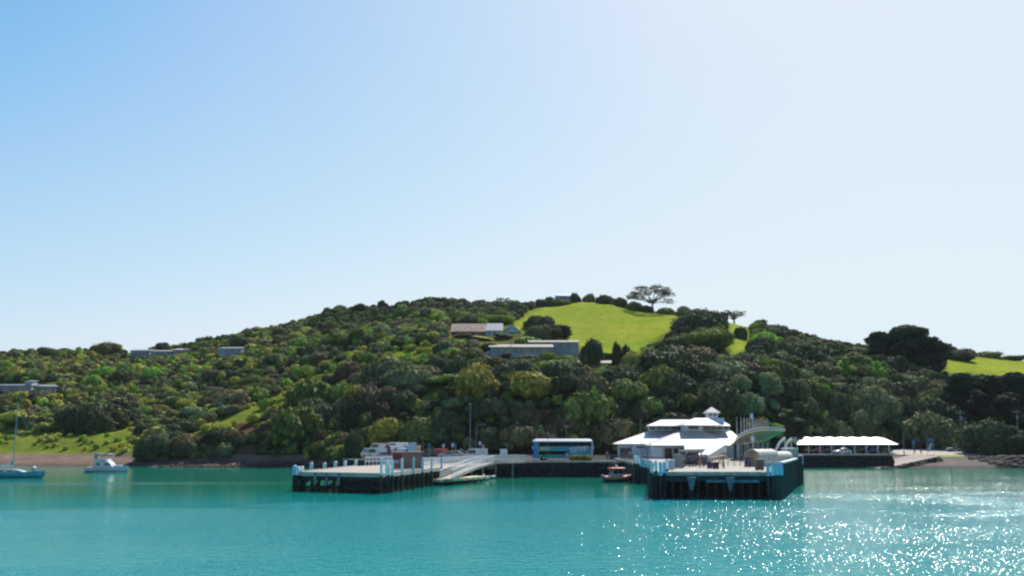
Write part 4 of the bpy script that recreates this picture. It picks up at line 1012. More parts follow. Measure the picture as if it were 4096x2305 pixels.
# two arched fabric tunnels
def arch(name, lab, c, dirv, L_, r_, h_, cm):
    t = thing(name, lab, 'boarding tunnel', c); d = Vector(dirv).normalized(); n_ = Vector((d.y, -d.x, 0)); rings = []
    for k in range(5):
        p = Vector(c) + d * (L_ * (k / 4 - .5)); out = []
        for i in range(11):
            a = math.pi * i / 10; out.append(p + n_ * (math.cos(a) * r_) + Vector((0, 0, h_ - r_ * .8 + math.sin(a) * r_ * .8)) if 0 < i < 10 else p + n_ * (math.cos(a) * r_) + Vector((0, 0, h_ - r_ * .8)))
        out = [p + n_ * r_] + out + [p - n_ * r_]
        inn = [q_ + (Vector((p.x, p.y, q_.z)) - q_) * .05 - Vector((0, 0, .06 if i not in (0, len(out) - 1) else 0)) for i, q_ in enumerate(out)]
        rings.append(out + inn[::-1])
    MB().loft(rings).build('cover', cm, t)
    for k in range(5):
        mb = MB(); p = Vector(c) + d * (L_ * (k / 4 - .5)); pts_ = [p + n_ * (r_ + .02) * math.cos(math.pi * i / 8) + Vector((0, 0, h_ - r_ * .8 + math.sin(math.pi * i / 8) * (r_ * .8 + .02))) for i in range(9)]
        mb.tube([p + n_ * (r_ + .03)] + pts_ + [p - n_ * (r_ + .03)], .022, 5); mb.build('hoop', metal, t)
    MB().beam(Vector(c) - d * L_ / 2 + Vector((0, 0, .08)), Vector(c) + d * L_ / 2 + Vector((0, 0, .08)), r_ * 1.7, .12).build('tunnel_floor', concrete, t)
    return t
arch('boarding_tunnel', 'arched cream boarding tunnel with sunlit white top, nearer of the two', (X_(3044, 146), 146, ZR), (.75, .66, 0), 4.6, 1.35, Z_(1797, 146) - ZR, tunfab)
arch('boarding_tunnel', 'arched cream boarding tunnel further back beside the inclined white beams', (X_(3100, 154), 154, ZR), (.8, .6, 0), 5.2, 1.5, Z_(1806, 154) - ZR, tunfab)
gt = thing('ramp_hoist', 'pair of inclined white hoist arms at the rear right of the ferry wharf', 'hoist', (X_(3130, 160), 160, ZR))
for (p0, p1) in (((3104, 1801), (3137, 1752)), ((3138, 1799), (3163, 1755))):
    a_, b_, m1 = W(p0[0], p0[1], 160), W(p1[0], p1[1], 160), W((p0[0] + p1[0]) / 2 - 3, (p0[1] + p1[1]) / 2 - 4, 160)
    mb = MB(); mb.beam(a_, m1, .3, .3); mb.beam(m1, b_, .3, .3); mb.beam((a_.x, 160, ZR), a_, .3, .3); mb.build('arm', white, gt)
    c_ = W(p1[0] + 8, 1800, 161.5); MB().beam(b_, (c_.x, c_.y, ZR), .2, .2).build('stay', metal, gt)
MB().beam(W(3130, 1790, 160), W(3160, 1790, 160), .15, .15).build('tie', metal, gt)
gb = thing('glazed_booth', 'pale glazed booth at the rear right corner of the ferry wharf', 'booth', (X_(3160, 157), 157, ZR))
x0, x1, zt_ = X_(3138, 157), X_(3182, 157), Z_(1793, 157)
MB().box(x0, x1, 156, 159, ZR + .1, zt_ - .15).build('panes', mat('pale_frosted_glass', (.36, .43, .43), .25, var=.1), gb)
MB().box(x0 - .1, x1 + .1, 155.9, 159.1, zt_ - .14, zt_).build('roof', white, gb)
mb = MB(); [mb.box(a_ - .05, a_ + .05, 155.95, 156.0, ZR, zt_ - .15) for a_ in np.linspace(x0, x1, 5)]; mb.build('frame', white, gb)

# curved canopy with row of masts
cc = thing('curved_canopy', 'curved cream wing canopy with a row of thin masts right of the terminal', 'canopy', (X_(2990, 190), 190, ZR))
fr = [(2925, 1778), (2940, 1762), (2957, 1747), (2975, 1737), (2992, 1730), (3010, 1725), (3035, 1720), (3060, 1718), (3085, 1718), (3105, 1719), (3125, 1720), (3140, 1722)]
bk = [(2935, 1779), (2948, 1776), (2963, 1773), (2980, 1771), (2998, 1769), (3015, 1768), (3035, 1766), (3055, 1763), (3072, 1757), (3090, 1748), (3110, 1737), (3128, 1729)]
MB().sheet([W(a, b, 182) for a, b in fr], [W(a, b, 204) for a, b in bk], .2).build('wing_roof', cream, cc, smooth=False)
mb = MB()
top_ = [W(a, b - 6 - 4 * math.sin(math.pi * i / 11), 181.8) for i, (a, b) in enumerate(fr)]; bot_ = [W(a, b - 1, 181.8) for a, b in fr]
for i in range(1, 11):
    mb.beam(top_[i], top_[i + 1], .12, .16); mb.beam(bot_[i], top_[i + 1], .07, .07); mb.beam(top_[i], bot_[i + 1], .07, .07)
for i in range(2, 12):
    p = W(fr[i][0], fr[i][1], 182); mb.beam(p + Vector((0, -.2, .12)), W(bk[i][0], bk[i][1], 204) + Vector((0, 0, .12)), .1, .12)
mb.build('truss', white, cc)
for i in range(13):
    f = i / 12; px0 = 2948 + 124 * f ** .8; Ym = 183 + 20 * f; tp_ = 1669 + 13 * f
    mb = MB(); mb.cyl((X_(px0, Ym), Ym, ZR), (X_(px0, Ym, 1720), Ym, Z_(tp_, Ym)), .10, .06, 7); mb.build('mast', mat('pale_grey_steel', (.5, .52, .54), .5), cc)
for px0, Yq in ((2955, 184), (2990, 184), (3012, 186), (3030, 188), (3050, 190), (3070, 192)):
    mb = MB(); mb.cyl((X_(px0, Yq), Yq, ZR), (X_(px0, Yq), Yq, 6.2), .13, .13, 8); mb.build('column', mat('pale_grey_steel', (.5, .52, .54)), cc)
MB().box(X_(2935, 200), X_(3080, 200), 200, 200.3, ZR, 5.9).build('back_screen', mat('dim_blue_screen', (.06, .09, .13), .4, var=.3, scale=1), cc)
fp = thing('flag_mast', 'tall light blue mast standing in front of the curved canopy', 'mast', (X_(3011, 158), 158, ZR))
mb = MB(); mb.cyl((X_(3011, 158), 158, ZR), (X_(3011, 158, 1700), 158, Z_(1672, 158)), .09, .07, 8); mb.build('pole', metal, fp)
MB().box(X_(3005, 158) , X_(3017, 158), 157.9, 158.1, Z_(1676, 158), Z_(1655, 158)).build('beacon', mat('pale_blue_beacon', (.5, .62, .78)), fp)
MB().box(X_(3006, 158), X_(3018, 158), 157.8, 158.2, Z_(1765, 158), Z_(1745, 158)).build('control_box', mat('pale_blue_beacon', (.5, .62, .78)), fp)

# ------------------------------------------------------------------ terminal
tm = thing('ferry_terminal', 'white roofed ferry terminal with stepped hip roofs and small lookout turret', 'terminal', (X_(2700, 206), 206, 3.0))
def rx(a, Y_): return X_(a, Y_, 1760)
zA, zAt = Z_(1775, 206), Z_(1724, 216)
def skew(mb, x0, y0, k=.104):      # the terminal's left flank runs slightly to the right going back
    xm = max(v[0] for v in mb.v); mb.v = [(v[0] + max(0, (v[1] - y0)) * k * max(0, (xm - v[0]) / (xm - x0)), v[1], v[2]) for v in mb.v]; return mb
skew(MB().hip(rx(2452, 206), rx(2985, 206), 206, 234, zA, rx(2592, 216), rx(2925, 216), 216, 227, zAt), rx(2452, 206), 206).build('main_roof', roofwhite, tm)
skew(MB().box(rx(2592, 216) + .25, rx(2925, 216) - .25, 216.3, 226.7, zAt - .3, Z_(1704, 216)), rx(2592, 216), 216, .13).build('clerestory_wall', bluewhite, tm)
mb = MB(); x0, x1 = rx(2596, 216.25), rx(2735, 216.25); n = 5
for i in range(n): mb.box(x0 + (x1 - x0) * (i + .12) / n, x0 + (x1 - x0) * (i + .9) / n, 216.22, 216.29, Z_(1718, 216), Z_(1707, 216))
x0, x1 = rx(2818, 216.25), rx(2920, 216.25); n = 4
for i in range(n): mb.box(x0 + (x1 - x0) * (i + .08) / n, x0 + (x1 - x0) * (i + .9) / n, 216.22, 216.29, Z_(1718, 216), Z_(1707, 216))
mb.build('clerestory_window', glassm, tm)
zU = Z_(1703, 213); skew(MB().hip(rx(2587, 212.2), rx(2925, 212.2), 212.2, 228, zU, rx(2632, 220), rx(2885, 220), 220, 221.2, Z_(1679, 220)), rx(2587, 212.2), 212.2, .13).build('upper_roof', roofwhite, tm)
# projecting front block
zB = Z_(1781, 197); zBt = Z_(1723, 207)
MB().hip(rx(2600, 197), rx(2925, 197), 197, 213.5, zB, rx(2738, 207), rx(2812, 207), 207, 213.4, zBt).build('front_roof', roofwhite, tm)
MB().box(rx(2742, 207) + .05, rx(2812, 207) - .05, 207.3, 213.0, zBt - 1.2, Z_(1700, 207)).build('dormer_wall', bluewhite, tm)
mb = MB(); x0, x1 = rx(2755, 207.25), rx(2795, 207.25); mb.box(x0, x1, 207.22, 207.29, Z_(1717, 207), Z_(1705, 207)); mb.build('dormer_window', glassm, tm)
MB().hip(rx(2736, 203), rx(2885, 203), 203.4, 213.6, Z_(1700, 203.4), rx(2782, 208), rx(2832, 208), 208, 210, Z_(1673, 208)).build('dormer_roof', roofwhite, tm)
a_ = [W(2742, 1757, 200.5), W(2897, 1757, 200.5)]; b_ = [W(2737, 1797, 191.5), W(2893, 1794, 191.5)]
MB().sheet([a_[0], a_[1]], [b_[0], b_[1]], .2).build('entrance_canopy', roofwhite, tm)
for q in (2745, 2795, 2845, 2887): MB().cyl((rx(q, 192.2), 192.2, 2.9), (rx(q, 192.2), 192.2, Z_(1797, 192) + .1), .11, .11, 8).build('canopy_post', white, tm)
# turret
Yt = 216.0; tx0, tx1 = rx(2831, Yt), rx(2868, Yt); tc = (tx0 + tx1) / 2
MB().box(rx(2836, Yt), rx(2893, Yt), Yt - 1.7, Yt + 1.7, Z_(1705, Yt), Z_(1673, Yt)).build('turret_base', mat('light_blue_wall', (.35, .55, .70), .5), tm)
mb = MB(); [mb.box(a - .12, a + .12, b - .12, b + .12, Z_(1673, Yt), Z_(1652, Yt)) for a in (tx0, tc, tx1) for b in (Yt - 1, Yt + 1)]; mb.box(tx0, tx1, Yt - 1, Yt + 1, Z_(1673, Yt), Z_(1665, Yt)); mb.build('turret', white, tm)
MB().box(tx0 + .1, tx1 - .1, Yt - .9, Yt + .9, Z_(1665, Yt), Z_(1653, Yt)).build('turret_glass', mat('turret_glass', (.16, .2, .19), .2), tm)
MB().hip(rx(2821, Yt), rx(2879, Yt), Yt - 1.6, Yt + 1.6, Z_(1651, Yt), tc - .1, tc + .1, Yt - .1, Yt + .1, Z_(1629, Yt)).build('turret_roof', roofwhite, tm)
# walls
wz0 = 2.6
skew(MB().box(rx(2470, 208), rx(2975, 208), 208, 232, wz0, zA - .15), rx(2470, 208), 208, .12).build('wall', bluewhite, tm)
MB().box(rx(2528, 206.8), rx(2602, 206.8), 206.8, 207.98, wz0, zA - .19).build('office_wall', mat('sky_blue_wall', (.52, .76, .90), .6, var=.06), tm)
MB().box(rx(2545, 206.75), rx(2577, 206.75), 206.74, 206.79, Z_(1792, 206.8), Z_(1786, 206.8)).build('slot_window', glassm, tm)
MB().box(rx(2478, 207.9), rx(2524, 207.9), 207.9, 207.97, wz0 + .9, Z_(1792, 207)).build('office_window', mat('office_window', (.05, .07, .12), .2), tm)
MB().box(rx(2612, 199), rx(2652, 199), 199, 205.9, wz0, zB - .2).build('front_wall', bluewhite, tm)
MB().box(rx(2615, 198.9), rx(2905, 198.9), 198.9, 198.98, Z_(1793, 199), zB - .19).build('fascia', mat('sky_blue_wall', (.52, .76, .90)), tm)
MB().box(rx(2655, 201), rx(2905, 201), 201, 201.3, wz0, Z_(1794, 201)).build('glazed_front', mat('dark_glazing', (.045, .055, .06), .15, var=.4, scale=.5), tm)
for q in (2655, 2690, 2715, 2905): MB().box(rx(q, 199.1) - .1, rx(q, 199.1) + .1, 199.1, 199.3, 2.9, zB - .2).build('column', white, tm)
mb = MB(); mb.beam(W(2450, 1777, 205.8), W(2612, 1779, 205.8), .12, .14); mb.build('gutter', white, tm)

# ------------------------------------------------------------------ long white canopy on the right
lc = thing('long_canopy', 'long white scalloped canopy on white posts above the right sea wall', 'canopy', (X_(3380, 262), 262, 3.1))
Yf, Yb = 259.5, 267.5; ze, zr_ = Z_(1778, Yf), Z_(1750, 263.5)
bays = 8; xs_ = [X_(3172 + (3552 - 3172) * i / bays, Yf, 1770) for i in range(bays + 1)]
for i in range(bays):
    x0, x1 = xs_[i], xs_[i + 1]; r0 = []; m_ = 6
    front, ridge, back = [], [], []
    for k in range(m_ + 1):
        f = k / m_; sg = math.sin(math.pi * f); x = x0 + (x1 - x0) * f
        front.append((x, Yf, ze + .0 * sg)); ridge.append((x, 263.5, zr_ - .06 + .17 * sg ** .7)); back.append((x, Yb, ze))
    mb = MB(); rings = [[Vector(a), Vector(b), Vector(c), Vector(c) - Vector((0, 0, .12)), Vector(b) - Vector((0, 0, .12)), Vector(a) - Vector((0, 0, .12))] for a, b, c in zip(front, ridge, back)]
    mb.loft(rings).build('roof_bay', roofwhite, lc)
xe = X_(3594, Yf, 1770); MB().hip(xs_[-1] + .01, xe, Yf, Yb, ze, xs_[-1] + .01, xs_[-1] + .05, 263.4, 263.6, zr_, .1).build('roof_end', roofwhite, lc)
for i in range(bays + 1):
    px0 = 3190 + 46 * i
    if px0 > 3560: break
    for yy in (Yf + .4, Yb - .4):
        mb = MB(); x = X_(px0, Yf, 1790); mb.box(x - .14, x + .14, yy - .12, yy + .12, 2.9, ze - .02); mb.build('post', white, lc)
MB().box(xs_[0], X_(3440, Yf), Yb + .6, Yb + .9, 3.1, ze - .3).build('back_wall', mat('blue_shadow_wall', (.05, .07, .14), .6, var=.4, scale=.6), lc)  # wall coloured dark blue to carry the shadow under the canopy
MB().box(X_(3440, Yf), X_(3575, Yf), Yb + .6, Yb + .9, 3.1, ze - .4).build('back_wall', mat('blue_shadow_wall', (.05, .07, .14)), lc)

# ------------------------------------------------------------------ cars, vans, bus
def paint(nm, c): return mat('paint_' + nm, c, .25, var=.05, coat=.6)
def car(px0, Y, z, rz, pm, lab, group=None, kind='car', L_=4.3, Hh=1.5):
    t = thing('parked_car' if kind == 'car' else 'van', lab, kind, (X_(px0, Y), Y, z), rz, group); hw = .87; l = L_ / 2
    if kind == 'car':
        prof = [(-l, .35), (-l, .8), (-l * .93, .93), (-l * .42, .98), (-l * .2, Hh - .05), (l * .02, Hh), (l * .45, Hh - .03), (l * .72, 1.02), (l * .96, .95), (l, .8), (l, .35)]
        gl = [(-l * .36, 1.0), (-l * .18, Hh - .12), (l * .42, Hh - .11), (l * .64, 1.0)]
    else:
        hw = .95; prof = [(-l, .35), (-l, .95), (-l * .88, 1.15), (-l * .66, Hh - .15), (-l * .58, Hh), (l * .95, Hh), (l, Hh - .15), (l, .35)]
        gl = [(-l * .78, 1.2), (-l * .6, Hh - .25), (-l * .05, Hh - .25), (-l * .05, 1.2)]
    MB().prism(prof, -hw, hw).build('body', pm, t, world=False, bevel=.06)
    n = len(gl)
    for sy in (-1, 1):
        MB().prism(gl, sy * hw, sy * (hw + .02)).build('side_window', glassm, t, world=False)
    if kind == 'car':
        x0, x1 = -l * .42, -l * .2; MB().add([(x0 + .03, -hw + .12, 1.02), (x0 + .03, hw - .12, 1.02), (x1 - .04, hw - .18, Hh - .07), (x1 - .04, -hw + .18, Hh - .07), (x0 + .0, -hw + .12, 1.06), (x0 + .0, hw - .12, 1.06), (x1 - .08, hw - .18, Hh - .04), (x1 - .08, -hw + .18, Hh - .04)], [(3, 2, 1, 0), (4, 5, 6, 7), (0, 1, 5, 4), (1, 2, 6, 5), (2, 3, 7, 6), (3, 0, 4, 7)]).build('windscreen', glassm, t, world=False)
    for sx in (-1, 1):
        for sy in (-1, 1):
            mb = MB(); mb.cyl((sx * l * .62, sy * (hw + .03), .32), (sx * l * .62, sy * (hw - .18), .32), .32, .32, 14); w_ = mb.build('wheel', rubber, t, world=False)
            mb = MB(); mb.cyl((sx * l * .62, sy * (hw + .045), .32), (sx * l * .62, sy * (hw + .032), .32), .18, .18, 10); mb.build('rim', metal, w_, world=False)
    for sy in (-.6, .6): MB().box(-l - .02, -l + .02, sy - .16, sy + .16, .62, .76).build('headlight', mat('headlight_glass', (.8, .8, .78), .1), t, world=False)
    return t
wp, sp_, rp, bp, dp = paint('white', (.8, .8, .8)), paint('silver', (.5, .52, .53)), paint('red', (.5, .03, .03)), paint('blue', (.05, .10, .28)), paint('dark', (.03, .035, .04))
gz = lambda px0, Y: ground(X_(px0, Y), Y) + .02
CP = 'cars parked behind the left wharf'
for px0, Y, rz, pm, lab, kd, LL, HH in [
    (1502, 222, .3, wp, 'white van at the left end of the quay car park', 'van', 4.8, 2.2), (1530, 216, .5, sp_, 'silver car left of the pink feather flag', 'car', 4.3, 1.5),
    (1562, 224, .2, wp, 'white van right behind the pink feather flag', 'van', 5.2, 2.6), (1600, 218, .4, wp, 'white van between the pink flag and the pale blue flag', 'van', 5.0, 2.4),
    (1635, 226, 0, paint('cream', (.7, .68, .6)), 'cream van behind the freight container', 'van', 5.2, 2.5),
    (1484, 226, .2, wp, 'white van furthest left on the quay bank', 'van', 4.6, 2.0), (1516, 232, .1, paint('ivory', (.7, .7, .66)), 'ivory van in the second row behind the left fence', 'van', 5.0, 2.9), (1585, 230, .1, wp, 'tall white van in the second row behind the flags', 'van', 5.6, 3.1),
    (1618, 210, 1.2, wp, 'white van nose on behind the pale blue flag', 'van', 4.6, 2.3), (1700, 226, .1, paint('slate', (.08, .09, .11)), 'slate car in the second row behind the container', 'car', 4.4, 1.6),
    (1718, 214, .1, dp, 'dark car just right of the freight container', 'car', 4.4, 1.5), (1738, 221, .2, paint('grey', (.12, .13, .14)), 'charcoal car in the row left of the orange van', 'car', 4.4, 1.55),
    (1760, 216, 1.3, paint('orange', (.50, .13, .06)), 'orange red van in the middle of the quay car park', 'van', 4.4, 1.95), (1792, 213, .1, sp_, 'silver car right of the orange red van', 'car', 4.3, 1.5),
    (1815, 217, -.1, paint('pale_gold', (.45, .42, .33)), 'pale gold car left of the white van by the tall pole', 'car', 4.5, 1.6), (1842, 222, 0, paint('teal', (.05, .12, .13)), 'dark teal car next to the white van by the tall pole', 'car', 4.3, 1.5),
    (1905, 206, 0, wp, 'white van parked at the foot of the tall light pole', 'van', 4.7, 2.15)]:
    car(px0, Y, gz(px0, Y), rz, pm, lab, CP, kd, LL, HH)
for px0, Y, rz, pm, lab in [(3224, 264.5, 0, paint('salmon', (.55, .13, .11)), 'salmon red car at the left end under the long white canopy'), (3264, 265, .0, rp, 'deep red car in the second bay under the long white canopy'),
    (3310, 265.5, 0, bp, 'dark blue car in the third bay under the long white canopy'), (3440, 265.5, 0, paint('maroon', (.12, .03, .04)), 'maroon car near the middle of the long white canopy'),
    (3490, 265.5, 0, bp, 'blue car right of the maroon car under the canopy'), (3534, 265.5, 0, dp, 'dark car in the last bay under the long white canopy')]:
    car(px0, Y, 3.25, rz, pm, lab, 'cars under the long canopy')
car(3368, 251, gz(3368, 251), .05, wp, 'white car parked in front of the long white canopy')
car(3820, 268, gz(3820, 268) + .15, .0, sp_, 'silver car shining in the sun on the gravel road')

bx = thing('double_decker_bus', 'double decker bus with white roof and green to blue wrap on the quay', 'bus', (X_(2249, 200.5), 200.5, gz(2249, 199)), R(9))
BL, BW, BH = 5.95, 1.25, 4.2
def bus_wrap():
    m = bpy.data.materials.new('green_blue_wrap'); m.use_nodes = True; t = m.node_tree; N = t.nodes; L = t.links; p = N['Principled BSDF']; p.inputs['Roughness'].default_value = .35
    tc = N.new('ShaderNodeTexCoord'); sx = N.new('ShaderNodeSeparateXYZ'); L.new(tc.outputs['Object'], sx.inputs[0])
    mr = N.new('ShaderNodeMapRange'); mr.inputs['From Min'].default_value = -BL; mr.inputs['From Max'].default_value = BL; L.new(sx.outputs['X'], mr.inputs['Value'])
    cr = N.new('ShaderNodeValToRGB'); L.new(mr.outputs[0], cr.inputs[0]); e = cr.color_ramp.elements
    e[0].position = 0; e[0].color = (.02, .22, .62, 1); e[1].position = 1; e[1].color = (.02, .22, .30, 1)
    for pos, c in ((.03, (.10, .50, .06, 1)), (.10, (.12, .50, .08, 1)), (.2, (.02, .46, .30, 1)), (.38, (.0, .42, .38, 1)), (.52, (.0, .34, .52, 1)), (.8, (.02, .36, .50, 1))):
        k = e.new(pos); k.color = c
    L.new(cr.outputs[0], p.inputs['Base Color']); return m
wrap = bus_wrap(); busg = mat('tinted_bus_window', (.012, .013, .016), .55, spec=.15)
MB().box(-BL, BL, -BW, BW, .38, 3.62).build('body', wrap, bx, world=False, bevel=.12)
MB().hip(-BL + .1, BL - .05, -BW, BW, 3.75, -BL + .6, BL - .4, -BW + .62, BW - .62, BH, .13).build('roof', mat('bus_white', (.86, .86, .86), .35, var=.02), bx, world=False)
MB().box(-BL - .02, -BL + .9, -BW - .015, -BW + .4, .4, 3.6).build('rear_corner_panel', mat('bright_blue_panel', (.05, .30, .72), .4), bx, world=False)
mb = MB(); n = 8
for i in range(n): x0 = -BL + 1.0 + i * 1.33; mb.box(x0, x0 + 1.3, -BW - .03, -BW - .016, 2.72, 3.5)
mb.build('upper_window', busg, bx, world=False)
mb = MB()
for i in range(5): x0 = -BL + 1.0 + i * 1.2; mb.box(x0, x0 + 1.18, -BW - .03, -BW - .016, 1.1, 1.8)
mb.build('lower_window', busg, bx, world=False)
MB().box(-BL - .035, -BL - .005, -BW + .2, BW - .2, 2.85, 3.55).build('end_window', glassm, bx, world=False)
MB().box(-BL - .035, -BL - .005, -BW + .15, BW - .15, 1.2, 2.3).build('windscreen', glassm, bx, world=False)
MB().box(-BL + 1.35, -BL + 3.1, -BW - .028, -BW - .016, 1.98, 2.5).build('white_banner', mat('bus_banner', (.45, .55, .52), .5, var=.2, scale=6), bx, world=False)
MB().prism([(1.4, 1.35), (4.7, 1.95), (4.8, 2.25), (3.2, 2.02), (1.5, 1.75)], -BW - .028, -BW - .016).build('white_swoosh', mat('pale_swoosh', (.42, .5, .58), .5), bx, world=False)
for i, (x, sy) in enumerate(((-3.9, -1), (3.2, -1), (-3.9, 1), (3.2, 1))):
    mb = MB(); mb.cyl((x, sy * (BW + .02), .5), (x, sy * (BW - .3), .5), .5, .5, 18); w_ = mb.build('wheel', rubber, bx, world=False)
    mb = MB(); mb.cyl((x, sy * (BW + .04), .5), (x, sy * (BW + .021), .5), .28, .28, 12); mb.build('rim', metal, w_, world=False)
MB().box(BL - .35, BL + .03, -BW - .02, BW + .02, .5, 3.5).build('front_corner_panel', mat('pale_end_panel', (.50, .54, .60), .4), bx, world=False)
for x in (-BL - .25, BL + .1):
    mb = MB(); mb.beam((x, -BW - .12, 2.1), (x, -BW - .12, 2.7), .16, .22); mb.beam((x, -BW - .1, 2.7), (x * .97, -BW + .1, 2.8), .05, .05); mb.build('mirror', mat('mirror_shell', (.5, .55, .62)), bx, world=False)
fc = bpy.data.curves.new('lettering_curve', 'FONT'); fc.body = 'explorer'; fc.size = 1.05; fc.extrude = .006; fc.shear = .35; fc.materials.append(white); fc.offset = .012
ft = bpy.data.objects.new('t', fc); C.objects.link(ft); fm = bpy.data.meshes.new_from_object(ft.evaluated_get(bpy.context.evaluated_depsgraph_get())); bpy.data.objects.remove(ft); fm.name = 'lettering'
fo = bpy.data.objects.new('lettering', fm); C.objects.link(fo); fo.parent = bx; fo.location = (1.2, -BW - .036, 1.95); fo.rotation_euler = (math.pi / 2, -.09, 0)

# ------------------------------------------------------------------ people
def person(x, y, z, rz, shirt, legs, lab, hgt=1.72, pose='stand', skin=(.42, .26, .19), hair=(.05, .03, .02), group=None):
    t = thing('person', lab, 'person', (x, y, z), rz, group); s = hgt / 1.72
    def skinned(name, vs, es, rs, m_, sub=1):
        me = bpy.data.meshes.new(name + '_cage'); me.from_pydata([Vector(v) * s for v in vs], es, []); o = bpy.data.objects.new(name, me); C.objects.link(o)
        md = o.modifiers.new('s', 'SKIN'); 
        if not me.skin_vertices: bpy.data.objects.remove(o); return None
        for i, r_ in enumerate(rs): me.skin_vertices[0].data[i].radius = (r_[0] * s, r_[1] * s) if isinstance(r_, tuple) else (r_ * s, r_ * s)
        me.skin_vertices[0].data[0].use_root = True
        o.modifiers.new('u', 'SUBSURF').levels = sub
        dg = bpy.context.evaluated_depsgraph_get(); ev = o.evaluated_get(dg); m2 = bpy.data.meshes.new_from_object(ev); m2.name = name; m2.materials.clear(); m2.materials.append(m_)
        bpy.data.objects.remove(o); o2 = bpy.data.objects.new(name, m2); C.objects.link(o2); o2.parent = t; return o2
    st_ = .18 if pose == 'walk' else .02; hip = .93
    V_ = [(0, 0, hip), (0, 0, 1.12), (0, 0, 1.36), (0, 0, 1.46), (0, -.01, 1.53), (0, -.02, 1.62), (0, 0, 1.70),
          (.09, 0, .88), (.10, -st_, .48), (.10, -st_ * .6, .08), (.10, -st_ * .6 - .14, .03), (-.09, 0, .88), (-.10, st_, .48), (-.10, st_ * 1.6, .08), (-.10, st_ * 1.6 - .14, .03),
          (.18, 0, 1.38), (.23, st_ * .5, 1.12), (.25, -st_ * .6 - .05, .88), (.25, -st_ * .6 - .08, .78), (-.18, 0, 1.38), (-.23, -st_ * .5, 1.12), (-.25, st_ * .6 - .05, .88), (-.25, st_ * .6 - .08, .78)]
    E_ = [(0, 1), (1, 2), (2, 3), (3, 4), (4, 5), (5, 6), (0, 7), (7, 8), (8, 9), (9, 10), (0, 11), (11, 12), (12, 13), (13, 14), (2, 15), (15, 16), (16, 17), (17, 18), (2, 19), (19, 20), (20, 21), (21, 22)]
    R_ = [(.13, .10), (.12, .09), (.15, .10), (.06, .06), (.065, .075), (.085, .10), (.05, .06), .085, .058, .038, .03, .085, .058, .038, .03, .055, .042, .03, .03, .055, .042, .03, .03]
    skinned('body', V_, E_, R_, mat('skin_%d' % int(skin[0] * 100), skin, .6, var=.05))
    idx_ = [0, 1, 2, 15, 16, 19, 20]; mp_ = {k: i for i, k in enumerate(idx_)}
    skinned('shirt', [V_[k] for k in idx_], [(mp_[a], mp_[b]) for a, b in E_ if a in mp_ and b in mp_], [(.155, .125), (.145, .115), (.175, .125), .075, .06, .075, .06], mat('cloth_%s' % '_'.join('%d' % (c * 100) for c in shirt), shirt, .85, var=.12, scale=6))
    idx_ = [0, 7, 8, 9, 11, 12, 13]; mp_ = {k: i for i, k in enumerate(idx_)}
    skinned('trousers', [V_[k] for k in idx_], [(mp_[a], mp_[b]) for a, b in E_ if a in mp_ and b in mp_], [(.15, .12), .10, .075, .055, .10, .075, .055], mat('cloth_%s' % '_'.join('%d' % (c * 100) for c in legs), legs, .85, var=.12, scale=6))
    mb = MB(); mb.ball((0, .015 * s, 1.645 * s), .108 * s, 10, 7, .95); mb.build('hair', mat('hair_%d' % int(hair[0] * 100), hair, .6), t, world=False, smooth=True)
    return t
PP = [(2750, 153, ZR, .2, (.20, .22, .26), (.05, .05, .07), 'person in grey hoodie behind the left post of the shelter', 'stand'),
      (2778, 155, ZR, 2.0, (.04, .05, .12), (.03, .03, .05), 'person in dark navy at the back under the shelter', 'stand'),
      (2792, 152, ZR, 1.0, (.25, .12, .10), (.05, .05, .07), 'person in rust brown top under the shelter', 'walk'),
      (2823, 148, ZR, .6, (.05, .07, .20), (.10, .10, .12), 'person in dark blue at the foot of the boarding ramp', 'stand'),
      (2708, 150, ZR, -.4, (.06, .07, .08), (.04, .04, .05), 'person in black standing left of the shelter roof edge', 'stand'),
      (2965, 160, ZR, 0, (.05, .06, .14), (.04, .04, .06), 'person in navy under the curved canopy beside a column', 'walk'),(2268, 191.5, None, .4, (.65, .50, .55), (.5, .5, .52), 'person in pale pink top standing in front of the double decker bus', 'stand'),
      (2742, 147, ZR, .3, (.05, .08, .35), (.04, .04, .06), 'person in blue top just left of the shelter on the ferry wharf', 'stand'),
      (2758, 141, ZR, 2.8, (.03, .05, .18), (.03, .03, .05), 'person in navy jacket in front of the shelter on the ferry wharf', 'walk'),
      (2770, 143, ZR, 1.2, (.05, .09, .30), (.03, .03, .04), 'person in royal blue jacket at the centre of the ferry wharf group', 'stand'),
      (2784, 146, ZR, 0, (.10, .10, .12), (.08, .07, .06), 'person in dark grey under the right half of the shelter', 'stand'),
      (2799, 138, ZR, .8, (.45, .08, .07), (.3, .28, .2), 'person in red top right of the shelter on the ferry wharf', 'stand'),
      (2815, 141, ZR, -.5, (.10, .11, .16), (.05, .05, .07), 'person in slate jacket between the red top and the boarding ramp', 'walk'),
      (2736, 139, ZR, -1, (.45, .38, .28), (.2, .18, .15), 'person in tan coat beside the blue bin on the ferry wharf', 'stand'),
      (2985, 140, ZR, .3, (.04, .05, .10), (.04, .04, .05), 'person in black left of the cream boarding tunnels', 'stand'),
      (2998, 139, ZR, .3, (.03, .07, .30), (.05, .05, .08), 'person in blue next to the cream boarding tunnels', 'stand'),
      (3686, 259, None, 1.4, (.50, .04, .05), (.05, .03, .05), 'person in red top walking on the gravel road', 'walk'),
      (3661, 260.5, None, 1.6, (.05, .05, .06), (.03, .03, .04), 'person in dark clothes walking left of the red topped person', 'walk'),
      (2520, 196, 2.95, 0, (.30, .25, .30), (.06, .06, .08), 'person in mauve top behind the dark quay railing', 'stand'),
      (2428, 193, 2.95, 0, (.70, .25, .12), (.06, .06, .08), 'person in orange top behind the dark quay railing', 'stand')]
